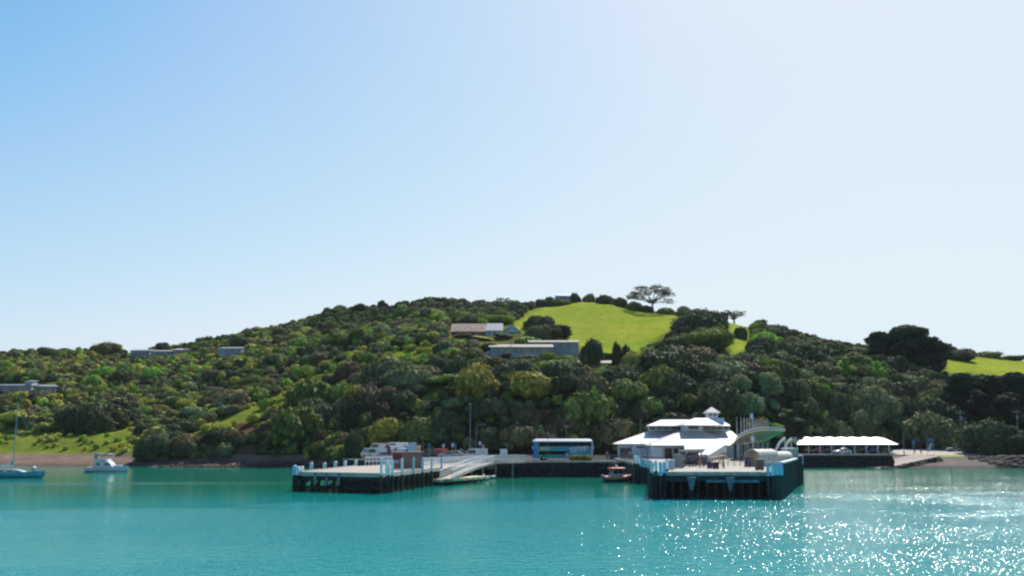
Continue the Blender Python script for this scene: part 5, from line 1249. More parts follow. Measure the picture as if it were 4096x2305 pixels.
for px0, Y, z_, rz, sh_, lg_, lab, ps in PP:
    x = X_(px0, Y, 1840); person(x, Y, z_ if z_ is not None else max(ground(x, Y), 2.7) + (.16 if px0 > 3560 else .02), rz, sh_, lg_, lab, pose=ps, hgt=1.72 if px0 != 2268 else 1.78)

# ------------------------------------------------------------------ lamps, poles, signs, flags
def lamp(px0, Y, top, lab, arm=None, r=.1, z=None, name='street_lamp', cat='street lamp', heads=1):
    x = X_(px0, Y); z = gz(px0, Y) if z is None else z; t = thing(name, lab, cat, (x, Y, z)); zt = Z_(top, Y)
    mb = MB(); mb.cyl((x, Y, z - .1), (x, Y, zt), r, r * .6, 8); mb.build('pole', mat('grey_green_pole', (.20, .25, .24), .5), t)
    if arm:
        for k, dx in enumerate(arm):
            x2 = X_(px0 + dx, Y, top); mb = MB(); mb.tube([(x, Y, zt - .1), ((x + x2) / 2, Y, zt + .35), (x2, Y, zt + .45)], [.05, .045, .04], 6); mb.build('arm', metal, t)
            MB().box(x2 - .32, x2 + .32, Y - .12, Y + .12, zt + .34, zt + .46).build('lamp_head', mat('lamp_shell', (.5, .5, .5)), t)
    else: MB().cyl((x, Y, zt), (x, Y, zt + .35), r * 1.3, r * .9, 8).build('finial', metal, t)
    return t
lamp(1880, 214, 1618, 'tallest grey light pole rising in front of the big rounded tree', None, .13)
lamp(1905, 219, 1706, 'street lamp with right pointing arm beside the tallest pole', (34,), .1)
lamp(1693, 216, 1755, 'thin grey pole right behind the freight container', None, .07)
lamp(2146, 222, 1728, 'forked street lamp at the left end of the bus', (-22, 14), .1)
lamp(2266, 224, 1712, 'forked street lamp behind the middle of the bus', (-7, 8), .1)
lamp(2192, 192, 1762, 'short lamp post in front of the left half of the bus', None, .06)
lamp(2564, 203, 1690, 'thin pole left of the terminal upper roof', None, .06, z=3.0)
lamp(2600, 199, 1775, 'short pole at the corner of the terminal front', None, .06, z=3.0)
lamp(3615, 258, 1742, 'grey pole right of the long white canopy', None, .14)
def upole(px0, Y, top, lab):
    x = X_(px0, Y); z = ground(x, Y); t = thing('power_pole', lab, 'power pole', (x, Y, z)); zt = Z_(top, Y)
    MB().cyl((x, Y, z - .1), (x, Y, zt), .17, .11, 8).build('pole', mat('weathered_pole', (.22, .22, .23), .8), t)
    MB().box(x - 1.1, x + 1.1, Y - .22, Y - .1, zt - .9, zt - .75).build('crossarm', mat('weathered_pole', (.22, .22, .23)), t)
    mb = MB(); [mb.cyl((x + d, Y - .16, zt - .75), (x + d, Y - .16, zt - .5), .06, .04, 6) for d in (-1, -.35, .35, 1)]; mb.build('insulator', white, t)
    MB().box(x - .25, x + .25, Y - .5, Y - .15, zt - 2.6, zt - 1.7).build('transformer', mat('pale_violet_grey', (.30, .30, .34)), t)
upole(3849, 270, 1640, 'wooden power pole between the silver car and the domed beach tree')
upole(4076, 272, 1637, 'wooden power pole behind the domed beach trees at the right edge')
def sign(px0, Y, y0, y1, wpx, m_, lab, posts=1, z=None, cat='sign', name='sign', th=.06):
    x = X_(px0, Y); z = gz(px0, Y) if z is None else z; w_ = wpx / F * Y; t = thing(name, lab, cat, (x, Y, z))
    MB().box(x - w_ / 2, x + w_ / 2, Y - th / 2, Y + th / 2, Z_(y1, Y), Z_(y0, Y)).build('board', m_, t)
    for d in ([0] if posts == 1 else [-w_ / 2 + .08, w_ / 2 - .08]):
        MB().cyl((x + d, Y + .08, z - .1), (x + d, Y + .08, Z_(y0, Y)), .045, .045, 6).build('post', metal, t)
    return t
wb = mat('white_board', (.62, .64, .74), .5, var=.05); bb = mat('blue_sign', (.05, .16, .36), .5); yb = mat('yellow_sign', (.55, .42, .03), .5)
sign(1652, 205, 1770, 1806, 28, wb, 'large blank white board above the freight container', 2, th=.12)
sign(1671, 207, 1783, 1804, 10, yb, 'narrow yellow sign right of the large white board')
sign(1717, 205, 1774, 1792, 10, bb, 'small blue sign right of the freight container')
sign(1774, 204, 1776, 1790, 9, wb, 'small pale sign above the orange red van')
sign(1810, 204, 1773, 1788, 9, wb, 'small pale sign left of its blue twin')
sign(1821, 205, 1775, 1790, 9, bb, 'small blue sign beside a pale one left of the white van')
sign(1845, 204, 1795, 1808, 11, mat('grey_sign', (.3, .34, .36)), 'small grey sign just left of the white van')
sign(1920, 200, 1766, 1780, 11, wb, 'small pale sign above the right end of the white van')
sign(1933, 201, 1780, 1793, 10, mat('mauve_sign', (.4, .38, .5)), 'small mauve sign right of the white van roof')
sign(2015, 190, 1796, 1822, 29, wb, 'white board standing behind the level footbridge', 2, z=2.75)
sign(3655, 262, 1760, 1778, 11, bb, 'blue sign left of the walking people on the gravel road')
tb = sign(3722, 256, 1752, 1770, 29, mat('teal_board', (.07, .17, .22), .5), 'teal signboard on posts above a pale leaning banner', 2)
x = X_(3722, 255.5); MB().add([(x - .9, 255.6, Z_(1806, 256)), (x - .1, 255.6, Z_(1806, 256)), (x + .75, 255.6, Z_(1773, 256)), (x - .05, 255.6, Z_(1773, 256)), (x - .9, 255.7, Z_(1806, 256)), (x - .1, 255.7, Z_(1806, 256)), (x + .75, 255.7, Z_(1773, 256)), (x - .05, 255.7, Z_(1773, 256))], [(0, 1, 2, 3), (7, 6, 5, 4), (0, 4, 5, 1), (1, 5, 6, 2), (2, 6, 7, 3), (3, 7, 4, 0)]).build('banner', mat('pale_blue_banner', (.42, .48, .60)), tb)
def feather(px0, Y, y0, y1, m_, lab, lean):
    x = X_(px0, Y); z = gz(px0, Y); t = thing('feather_flag', lab, 'flag', (x, Y, z)); zt, zb = Z_(y0, Y), Z_(y1, Y); h = zt - zb
    prof = [(0, zb), (.75, zb + .1 * h), (.8, zb + .5 * h), (.55, zb + .85 * h), (.1, zt), (0, zb + .9 * h)]
    MB().prism([(x + a + lean * (1 - (b - zb) / h) * -1, b) for a, b in prof], Y - .02, Y + .02).build('banner', m_, t)
    MB().cyl((x - lean, Y, z - .1), (x + .05, Y, zt), .04, .025, 6).build('pole', metal, t)
feather(1541, 204, 1774, 1822, mat('pink_red_cloth', (.48, .05, .14), .7), 'pink red feather flag leaning left above the left wharf fence', -.7)
feather(1612, 205, 1777, 1802, mat('pale_blue_cloth', (.35, .58, .80), .7), 'pale blue feather flag left of the large white board', -1.1)

# ------------------------------------------------------------------ boats
def hull(mb, L_, beam, free, draft=.35, bow=1.0, n=15, sheer=.25, tr=.85):
    rings = []
    for i in range(n):
        f = i / (n - 1); x = -L_ / 2 + L_ * f; wd = beam / 2 * (tr + (1 - tr) * math.sin(min(f / .45, 1) * math.pi / 2)) * (1 - max(0, (f - .5) / .5) ** 2.2 * .97)
        zz = free * (1 + sheer * max(0, (f - .3) / .7) ** 2)
        xb = x - (0 if f < .6 else bow * ((f - .6) / .4) ** 2 * .35)
        rings.append([(x, wd, zz), (x * .995, wd * .97, free * .45), (xb, wd * .7, -.05), (xb, wd * .12, -draft), (xb, -wd * .12, -draft), (xb, -wd * .7, -.05), (x * .995, -wd * .97, free * .45), (x, -wd, zz)])
    mb.loft(rings); return mb
def rope(name, lab, a, b, sag, m_, r_=.03):
    pts = [Vector(a).lerp(Vector(b), i / 8) - Vector((0, 0, sag * math.sin(math.pi * i / 8))) for i in range(9)]; return tag(MB().tube(pts, r_, 5).build(name, m_), lab, 'rope')
# cruiser
c0 = onz(345, 1889, 0); c1 = onz(515, 1889, 0); Lc = (c1.x - c0.x)
cr_ = thing('motor_cruiser', 'white motor cruiser with covered flybridge moored in the left bay', 'motor boat', ((c0.x + c1.x) / 2, c0.y, 0), R(-4))
hb = mat('white_hull_paint', (.66, .70, .72), .3, var=.04, coat=.4)
hull(MB(), Lc, 3.1, 1.0, .5, sheer=.3).build('hull', hb, cr_, world=False)
MB().add([( -Lc / 2 + .02, 1.36, .05), (Lc * .46, .25, .05), (Lc * .46, -.25, .05), (-Lc / 2 + .02, -1.36, .05), (-Lc / 2 + .02, 1.38, .16), (Lc * .465, .26, .16), (Lc * .465, -.26, .16), (-Lc / 2 + .02, -1.38, .16)], [(3, 2, 1, 0), (4, 5, 6, 7), (0, 1, 5, 4), (1, 2, 6, 5), (2, 3, 7, 6), (3, 0, 4, 7)]).build('boot_stripe', mat('dark_blue_stripe', (.02, .06, .12)), cr_, world=False)
MB().slab([(-Lc / 2 + .1, 1.2), (Lc * .2, 1.35), (Lc * .44, .4), (Lc * .44, -.4), (Lc * .2, -1.35), (-Lc / 2 + .1, -1.2)], .98, 1.06).build('deck', mat('boat_deck', (.6, .6, .55)), cr_, world=False)
MB().prism([(-Lc * .30, 1.05), (-Lc * .24, 2.15), (Lc * .06, 2.2), (Lc * .13, 1.6), (Lc * .17, 1.05)], -1.15, 1.15).build('cabin', hb, cr_, world=False, bevel=.06)
MB().prism([(-Lc * .28, 2.22), (-Lc * .28, 2.8), (Lc * .02, 2.7), (Lc * .05, 2.22)], -1.0, 1.0).build('flybridge', hb, cr_, world=False)
MB().box(-Lc * .30, Lc * .06, -1.15, 1.15, 3.75, 3.9).build('canopy', mat('pale_canopy', (.55, .60, .66)), cr_, world=False)
MB().box(-Lc * .285, -Lc * .275, -1.0, 1.0, 2.82, 3.74).build('canopy_curtain', mat('clear_curtain', (.38, .45, .52), .3), cr_, world=False)
mb = MB(); [mb.cyl((a, b, 2.2), (a, b, 3.75), .035, .035, 6) for a in (-Lc * .28, -Lc * .1, Lc * .04) for b in (-1.0, 1.0)]; mb.build('canopy_post', metal, cr_, world=False)
for i, (a, b) in enumerate(((-.22, -.13), (-.02, .05), (.06, .115))):
    for sy in (-1, 1): MB().box(Lc * a, Lc * b, sy * 1.15, sy * 1.17, 1.4, 1.9).build('cabin_window', glassm, cr_, world=False)
mb = MB(); fr_ = [(Lc * .16, 1.2), (Lc * .3, .95), (Lc * .44, .3)]
for sy in (-1, 1):
    for a, b in fr_: mb.cyl((a, b * sy, 1.05), (a, b * sy, 1.65), .025, .025, 5)
    mb.tube([(a, b * sy, 1.65) for a, b in fr_], .025, 5)
mb.build('pulpit_rail', metal, cr_, world=False)
mb = MB(); mb.ball((-Lc * .02, 0, 0), .001, 6, 4); MB().ball((Lc * .0, -1.3, 2.3), .35, 12, 8).build('life_ring_cover', white, cr_, world=False, smooth=True)
MB().box(-Lc / 2 - .5, -Lc / 2, -1.0, 1.0, .25, .35).build('swim_platform', white, cr_, world=False)
dg = thing('dinghy', 'small white dinghy lying on the foredeck of the motor cruiser', 'dinghy', (cr_.location.x + Lc * .24, cr_.location.y, 1.07), R(-4))
hull(MB(), 2.2, 1.1, .38, .0, n=9, tr=.8).build('hull', white, dg, world=False); MB().box(-.3, -.1, -.45, .45, .3, .36).build('thwart', timber, dg, world=False)
# sailing yacht at the left edge
s0 = onz(-110, 1912, 0); s1 = onz(176, 1912, 0); Ls = s1.x - s0.x
yt = thing('sailing_yacht', 'turquoise hulled sailing yacht with bare mast cut by the left picture edge', 'sailing boat', ((s0.x + s1.x) / 2, s0.y, 0), R(3))
hull(MB(), Ls, 3.0, .95, .4, bow=2.5, sheer=.35, tr=.6).build('hull', mat('turquoise_hull_paint', (.03, .36, .48), .3, coat=.4), yt, world=False)
MB().slab([(-Ls / 2 + .1, .85), (Ls * .05, 1.35), (Ls * .43, .3), (Ls * .43, -.3), (Ls * .05, -1.35), (-Ls / 2 + .1, -.85)], .95, 1.03).build('deck', mat('cream_deck', (.55, .50, .38)), yt, world=False)
MB().prism([(-Ls * .2, 1.02), (-Ls * .18, 1.55), (Ls * .1, 1.5), (Ls * .2, 1.25), (Ls * .23, 1.02)], -.85, .85).build('coachroof', hb, yt, world=False, bevel=.05)
for a, b in ((-.15, -.05), (.0, .08), (.11, .16)):
    MB().box(Ls * a, Ls * b, -.88, -.852, 1.15, 1.38).build('cabin_window', mat('blue_tinted_window', (.03, .10, .35), .15), yt, world=False)
mx = (X_(57, s0.y) - yt.location.x); top_z = Z_(1606, s0.y)
MB().cyl((mx, 0, 1.0), (mx + .02, 0, top_z), .10, .06, 8).build('mast', mat('mast_aluminium', (.34, .42, .45), .4), yt, world=False)
MB().cyl((mx, 0, 2.1), (mx - 4.4, 0, 1.95), .07, .06, 7).build('boom', metal, yt, world=False)
mb = MB(); mb.tube([(mx - .1, 0, 2.35), (mx - 1.5, 0, 2.22), (mx - 4.3, 0, 2.08)], [.26, .2, .12], 9); mb.build('furled_sail', mat('sail_cover', (.55, .58, .58), .8), yt, world=False)
mb = MB(); mb.beam((mx - .05, 0, 3.0), (mx - .3, 0, 2.2), .1, .5); mb.build('sail_head', mat('sail_cover', (.55, .58, .58)), yt, world=False)
mb = MB(); [mb.cyl((mx + .02, 0, top_z - .1), q_, .012, .012, 4) for q_ in ((Ls * .47, 0, 1.2), (-Ls * .48, 0, 1.0))]; [mb.cyl((mx + .3, 0, top_z * .72), (mx - .1, sy * 1.3, 1.0), .012, .012, 4) for sy in (-1, 1)]; mb.build('stay', metal, yt, world=False)
MB().beam((mx + .2, -.8, top_z * .55), (mx + .2, .8, top_z * .55), .06, .04).build('spreader', metal, yt, world=False)
mb = MB(); [mb.cyl((Ls * a, sy * b, 1.0), (Ls * a, sy * b, 1.6), .02, .02, 5) for a, b in ((.25, .9), (.35, .6), (.43, .25)) for sy in (-1, 1)]; [mb.tube([(Ls * a, sy * b, 1.6) for a, b in ((.25, .9), (.35, .6), (.43, .25))], .02, 5) for sy in (-1, 1)]; mb.build('pulpit_rail', metal, yt, world=False)
b0 = onz(134, 1882, 0); by = thing('mooring_buoy', 'white mooring buoy floating behind the yacht bow', 'buoy', b0)
MB().ball((b0.x, b0.y, .45), .5, 12, 8, 1.0).build('float', white, by, smooth=True); MB().cyl((b0.x, b0.y, .9), (b0.x, b0.y, 1.25), .06, .05, 6).build('eye_post', metal, by)
b0 = onz(3806, 1893, 0); by = thing('marker_buoy', 'slim pale marker buoy in the glittering water off the right beach', 'buoy', b0)
MB().cyl((b0.x, b0.y, -.3), (b0.x, b0.y, .75), .18, .12, 10).build('float', mat('pale_marker', (.5, .6, .55)), by); MB().cyl((b0.x, b0.y, .75), (b0.x, b0.y, 1.0), .05, .05, 6).build('top_mark', metal, by)
# rescue boat
r0 = onz(2479, 1928, 0); rb_ = thing('rescue_boat', 'orange tubed rescue boat with red roofed cabin beside the ferry wharf', 'rescue boat', (r0.x - .3, r0.y - .5, 0), R(18))
hull(MB(), 4.9, 1.8, .62, .35, n=11, tr=.9, sheer=.5).build('hull', mat('dark_blue_hull', (.015, .06, .16), .3), rb_, world=False)
tb_ = mat('orange_tube', (.95, .30, .18), .45, var=.08)
for sy in (-1, 1):
    pts_ = [(-2.5, sy * .95, .72), (-1, sy * 1.0, .72), (.6, sy * .98, .78), (1.7, sy * .66, .92), (2.45, sy * .12, 1.08)]; MB().tube(pts_, [.27, .28, .28, .26, .2], 10).build('tube', tb_, rb_, world=False, smooth=False)
MB().slab([(-2.3, .85), (1.2, .85), (2.1, .2), (2.1, -.2), (1.2, -.85), (-2.3, -.85)], .5, .62).build('deck', greyp, rb_, world=False)
MB().prism([(-1.35, .62), (-1.3, 1.35), (.85, 1.35), (1.2, .62)], -.72, .72).build('cabin', mat('pale_grey_cabin', (.42, .46, .50)), rb_, world=False)
MB().prism([(-1.2, 1.352), (-1.1, 1.98), (.55, 1.98), (.82, 1.352)], -.68, .68).build('cabin_window', glassm, rb_, world=False)
mb = MB(); [mb.beam((a, sy * .69, 1.36), (b, sy * .69, 1.99), .07, .07) for a, b in ((-1.2, -1.1), (-.3, -.3), (.8, .55)) for sy in (-1, 1)]; mb.build('cabin_pillar', mat('pale_grey_cabin', (.42, .46, .50)), rb_, world=False)
MB().box(-1.55, .95, -.85, .85, 1.985, 2.32).build('cabin_roof', mat('red_orange_roof', (.85, .13, .08), .4), rb_, world=False, bevel=.1)
mb = MB(); mb.cyl((-.5, 0, 2.3), (-.5, 0, 3.3), .04, .03, 6); mb.cyl((-1.2, .5, 2.3), (-1.2, .5, 3.0), .03, .02, 6); mb.cyl((-1.2, -.5, 2.3), (-1.2, -.5, 3.0), .03, .02, 6); mb.beam((-1.0, 0, 3.0), (0, 0, 3.0), .06, .06); mb.build('aerial', mat('pale_violet_metal', (.45, .42, .5)), rb_, world=False)
MB().ball((-.3, 0, 2.55), .22, 10, 6, .7).build('radar', white, rb_, world=False, smooth=True)
MB().box(-2.95, -2.5, -.3, .3, .3, 1.15).build('outboard', greyp, rb_, world=False, bevel=.06)
# two inflatables at the landing
for i, (a, b, bt, lab, m_) in enumerate(((1908, 1951, 1921, 'white inflatable tender moored at the end of the low landing', white), (1953, 1977, 1915, 'small pink and white tender right of the white inflatable', mat('pinkish_white', (.62, .54, .54))))):
    q0, q1 = onz(a, bt, 0), onz(b, bt, 0); L_ = q1.x - q0.x
    d_ = thing('inflatable_tender', lab, 'dinghy', ((q0.x + q1.x) / 2, q0.y, 0), R(-15 + 30 * i)); rr_ = .27 if i == 0 else .2
    MB().tube([(-L_ / 2, .55, .3), (L_ * .2, .55, .32), (L_ * .45, .25, .42), (L_ * .5, 0, .45), (L_ * .45, -.25, .42), (L_ * .2, -.55, .32), (-L_ / 2, -.55, .3)], rr_, 10).build('tube', m_, d_, world=False)
    MB().slab([(-L_ / 2, .45), (L_ * .4, .35), (L_ * .4, -.35), (-L_ / 2, -.45)], .0, .2).build('floor', greyp, d_, world=False)
    mb = MB(); mb.box(-L_ / 2 - .3, -L_ / 2, -.16, .16, .35, 1.0 if i == 0 else .7); mb.box(-L_ / 2 - .2, -L_ / 2 - .1, -.06, .06, -.3, .35); mb.build('outboard', white if i == 0 else greyp, d_, world=False, bevel=.04)
    if i == 0: MB().box(.05, .35, -.4, .4, .3, .95).build('console', white, d_, world=False, bevel=.05)
# blue boat on the grass by the domed tree
q_ = W(3885, 1805, 262); zz = ground(q_.x, 262)
bb_ = thing('rowing_boat', 'blue rowing boat resting on the ground under the domed beach tree', 'rowing boat', (q_.x, 262, zz + .62), 0)
hull(MB(), 4.2, 1.6, .55, .3, n=11, tr=.7).build('hull', mat('mid_blue_hull', (.10, .20, .36), .4), bb_, world=False)
mb = MB(); [mb.box(a, a + .25, -.6, .6, .38, .44) for a in (-1.2, 0, 1.0)]; mb.build('thwart', timber, bb_, world=False)
mb = MB(); [mb.box(a - .1, a + .1, -.5, .5, -.62, -.28) for a in (-1.2, 1.2)]; mb.build('chock', timber, bb_, world=False)
gt_ = thing('beach_tent', 'small green tent behind the blue rowing boat', 'tent', (X_(3876, 268), 268, ground(X_(3876, 268), 268)))
MB().prismx([(-1.1, 0), (0, 1.45), (1.1, 0)], -1.0, 1.0).build('canvas', mat('green_canvas', (.08, .35, .20), .6), gt_, world=False); MB().box(-.15, .15, -.9, -.7, 0, .5).build('door_flap', mat('dark_green_canvas', (.03, .12, .08)), gt_, world=False)

# ------------------------------------------------------------------ houses on the hill
def house_base(px0, py_base, Y=None):
    if Y is None: g0 = gp(px0, py_base, 240, 500); return g0
    x = X_(px0, Y); return Vector((x, Y, ground(x, Y)))
def low_house(lab, px0, px1, ytop, ybase, Y, wallm, roofm, group=None, roof_t=.28, nwin=6, over=.5, dep=7, sh=0, name='house', rt=5):
    x0, x1 = X_(px0, Y, ytop), X_(px1, Y, ytop); zt, zb = Z_(ytop + rt, Y - over) + .15, Z_(ybase, Y); zk = Z_(ytop, Y + dep + over) - zt
    t = thing(name, lab, 'house', ((x0 + x1) / 2, Y, zb - .3), 0, group)
    MB().box(x0 + over, x1 - over, Y, Y + dep, zb - 3.0, zt - roof_t + .02).build('wall', wallm, t)
    rr_ = MB(); rr_.add([(x0, Y - over, zt - roof_t), (x1, Y - over, zt - roof_t + sh), (x1, Y + dep + over, zt - roof_t + zk), (x0, Y + dep + over, zt - roof_t + zk), (x0, Y - over, zt), (x1, Y - over, zt), (x1, Y + dep + over, zt + zk), (x0, Y + dep + over, zt + zk)], [(3, 2, 1, 0), (4, 5, 6, 7), (0, 1, 5, 4), (1, 2, 6, 5), (2, 3, 7, 6), (3, 0, 4, 7)]); rr_.build('roof', roofm, t)
    ww = (x1 - x0 - 2 * over); hgt_ = zt - roof_t - zb
    for i in range(nwin):
        a = x0 + over + ww * (i + .15) / nwin; b = x0 + over + ww * (i + .85) / nwin
        f_ = MB().box(a, b, Y - .05, Y - .002, zb + hgt_ * .22, zb + hgt_ * .85).build('window', glassm if i % 3 else mat('sky_lit_pane', (.16, .28, .33), .15), t)
    return t
lowcream = mat('pale_tan_roof', (.25, .22, .185), .7, var=.12, scale=.8); gwall = mat('grey_blue_wall', (.34, .40, .42), .6, var=.12); glg = mat('glassy_blue_wall', (.26, .36, .40), .3, var=.3, scale=.8)
YH2 = gp(2000, 1432).y
h2 = low_house('long low house with curving pale flat roof in the middle of the hill', 1955, 2215, 1378, 1418, YH2, glg, lowcream, nwin=11, over=.5, rt=12)
MB().add([W(1908, 1424, YH2 - .5), W(1958, 1402, YH2 - .5), W(1958, 1424, YH2 - .5), W(1908, 1427, YH2 - .5), W(1908, 1424, YH2 + 4), W(1958, 1402, YH2 + 4), W(1958, 1424, YH2 + 4), W(1908, 1427, YH2 + 4)], [(0, 1, 2, 3), (7, 6, 5, 4), (0, 4, 5, 1), (1, 5, 6, 2), (2, 6, 7, 3), (3, 7, 4, 0)]).build('terrace_wall', gwall, h2)
MB().box(X_(2042, YH2 + 2), X_(2048, YH2 + 2), YH2 + 2, YH2 + 2.5, Z_(1380, YH2 + 2), Z_(1363, YH2 + 2)).build('chimney', gwall, h2)
low_house('upper flat roofed house just behind the long low house', 2112, 2320, 1362, 1402, YH2 + 9, gwall, mat('grey_tan_roof', (.22, .20, .18), .7), nwin=7, rt=8)
low_house('low house showing only its pale roof strip below the meadow', 2312, 2532, 1441, 1466, gp(2420, 1470).y, glg, lowcream, nwin=8, over=.7, rt=13)
# rusty roofed house: gabled, ridge across the view
def gable(lab, px0, px1, yr, ye, yb, Y, wallm, roofm, dep=8, cross=False, name='house'):
    x0, x1 = X_(px0, Y, ye), X_(px1, Y, ye); zr2, ze2, zb = Z_(yr, Y + dep / 2), Z_(ye, Y), Z_(yb, Y); t = thing(name, lab, 'house', ((x0 + x1) / 2, Y, zb - .3))
    if not cross:
        MB().box(x0 + .3, x1 - .3, Y + .4, Y + dep - .4, zb - 3, ze2).build('wall', wallm, t)
        MB().prismx([(Y, ze2), (Y + dep / 2, zr2), (Y + dep, ze2), (Y + dep, ze2 - .15), (Y + dep / 2, zr2 - .15), (Y, ze2 - .15)], x0, x1).build('roof', roofm, t)
    else:
        xm = (x0 + x1) / 2
        MB().prism([(x0 + .5, zb - 3), (x0 + .5, ze2 - .1), (xm, zr2 - .22), (x1 - .5, ze2 - .1), (x1 - .5, zb - 3)], Y + .4, Y + dep).build('wall', wallm, t)
        MB().prism([(x0, ze2), (xm, zr2), (x1, ze2), (x1, ze2 - .18), (xm, zr2 - .18), (x0, ze2 - .18)], Y, Y + dep).build('roof', roofm, t)
    for i in range(3):
        a = x0 + (x1 - x0) * (.18 + .26 * i); MB().box(a, a + (x1 - x0) * .12, Y + .33, Y + .39, zb + .1, zb + (ze2 - zb) * .75).build('window', glassm, t)
    return t
rust = mat('rust_streaked_iron_roof', (.50, .33, .25), .7, var=.35, scale=.9); brick = mat('brown_brick_wall', (.20, .11, .085), .8, var=.2)
YH1 = gp(1880, 1345).y
h1 = gable('long rusty iron roofed house high on the central slope', 1803, 1946, 1295, 1326, 1340, YH1, brick, rust, 9)
gable('white roofed house end joined to the rusty roofed house', 1940, 2012, 1294, 1322, 1340, YH1 + .5, mat('pale_blue_gable', (.42, .55, .63), .6), roofwhite, 8.5)
gable('small pale blue gabled house right of the rusty roofed house', 2010, 2084, 1302, 1328, 1340, YH1 + 1, mat('pale_blue_gable', (.42, .55, .63)), mat('light_iron_roof', (.52, .54, .55), .5), 8, cross=True)
gw_ = mat('dusty_blue_wall', (.20, .26, .31), .6, var=.15)
YR = gp(640, 1432).y
low_house('long grey house along the left skyline, left half', 520, 600, 1398, 1420, YR, gw_, mat('grey_roof', (.25, .29, .31), .6), nwin=5, over=.3)
low_house('long grey house along the left skyline, middle part', 602, 690, 1401, 1424, YR - 1, gw_, mat('grey_roof', (.25, .29, .31)), nwin=5, over=.3)
low_house('right end of the skyline houses with pale eaves', 690, 758, 1395, 1426, YR - 2, gw_, mat('pale_eave_roof', (.45, .45, .43), .6), nwin=4, over=.3)
low_house('small pale blue flat house under the left ridge trees', 872, 968, 1389, 1413, gp(920, 1420).y, mat('pale_slate_wall', (.30, .38, .46), .6), mat('grey_roof', (.25, .29, .31)), nwin=4, over=.3)
YL = gp(90, 1580).y
low_house('grey blue house with white block at the left picture edge', -60, 128, 1538, 1575, YL, mat('violet_grey_wall', (.25, .29, .36), .6), mat('slate_roof', (.22, .25, .30), .6), nwin=8, over=.4)
lb = low_house('white upper block rising over the left edge house', 98, 132, 1522, 1552, YL + .6, mat('off_white_wall', (.55, .57, .60), .6), mat('slate_roof', (.22, .25, .30)), nwin=1, over=.3, dep=4)
low_house('low wing with long flat roof right of the left edge house', 132, 226, 1541, 1572, YL + 3, mat('violet_grey_wall', (.25, .29, .36)), mat('pale_grey_flat_roof', (.36, .40, .44), .6), nwin=5, over=.4)
YT = 474
low_house('grey house on the hilltop left of the meadow crest', 2218, 2286, 1178, 1200, YT, mat('pale_slate_wall', (.30, .38, .46)), mat('light_grey_roof', (.50, .54, .56), .6), nwin=4, over=.4, sh=.2)
low_house('tiny white shed among the trees on the right slope', 3292, 3318, 1426, 1438, gp(3305, 1441).y, mat('off_white_wall', (.55, .57, .60)), mat('warm_white_roof', (.6, .57, .52), .6), nwin=1, over=.15, dep=3)

# ------------------------------------------------------------------ crest trees and garden plants
def open_tree(lab, px0, px1, ytop, Y, seed, zb=None, dens=1.0):
    """umbrella shaped tree with visible limbs and sky between its leaf pads"""
    g_ = np.random.default_rng(seed); x = X_((px0 + px1) / 2, Y, ytop); z = ground(x, Y) if zb is None else zb; rad = (px1 - px0) / F * Y / 2; h = Z_(ytop, Y) - z
    t = thing('umbrella_tree', lab, 'tree', (x, Y, z)); mb = MB(); pads = []
    mb.tube([(0, 0, -.3), (.15, 0, h * .25), (0, 0, h * .42)], [.5, .38, .3], 8)
    n = int(19 * dens)
    for i in range(n):
        a = i * 2.4 + g_.random(); rr_ = rad * (.25 + .72 * math.sqrt((i + .5) / n)); zz = h * (.93 - .40 * (rr_ / rad) ** 2 + .06 * g_.normal()); e = (rr_ * math.cos(a), rr_ * .8 * math.sin(a), zz)
        m1 = (e[0] * .45, e[1] * .45, h * .42 + (zz - h * .42) * .55); mb.tube([(0, 0, h * .38), m1, e], [.22, .14, .06], 5)
        for k in range(2): q_ = (e[0] + g_.normal() * .9, e[1] + g_.normal() * .9, zz + g_.normal() * .25); mb.tube([m1, q_], [.09, .04], 4); pads.append((q_[0], q_[1], q_[2], rad * .19, rad * .19, rad * .11))
        pads.append((e[0], e[1], zz + .2, rad * .2, rad * .2, rad * .12))
    mb.build('trunk', bark, t, world=False)
    V, Fq, val = crown_arrays(seed, pads, 20, .24, core=False, ragged=.3); me = mesh_from('crown', V, Fq, val); me.materials.append(FOL['dark']); c = bpy.data.objects.new('crown', me); C.objects.link(c); c.parent = t
    return t
open_tree('tall umbrella shaped tree standing open against the sky on the hilltop', 2512, 2702, 1148, 448, 21)
open_tree('flat topped open tree on the skyline right of the dark spreading tree', 2892, 2976, 1238, 434, 22, dens=.8)
open_tree('faint flat topped tree on the skyline left of the meadow', 1975, 2060, 1194, 474, 23, dens=.8)
open_tree('lopsided open tree on the crest behind the tall macrocarpas', 3470, 3560, 1326, 392, 24, dens=.8)
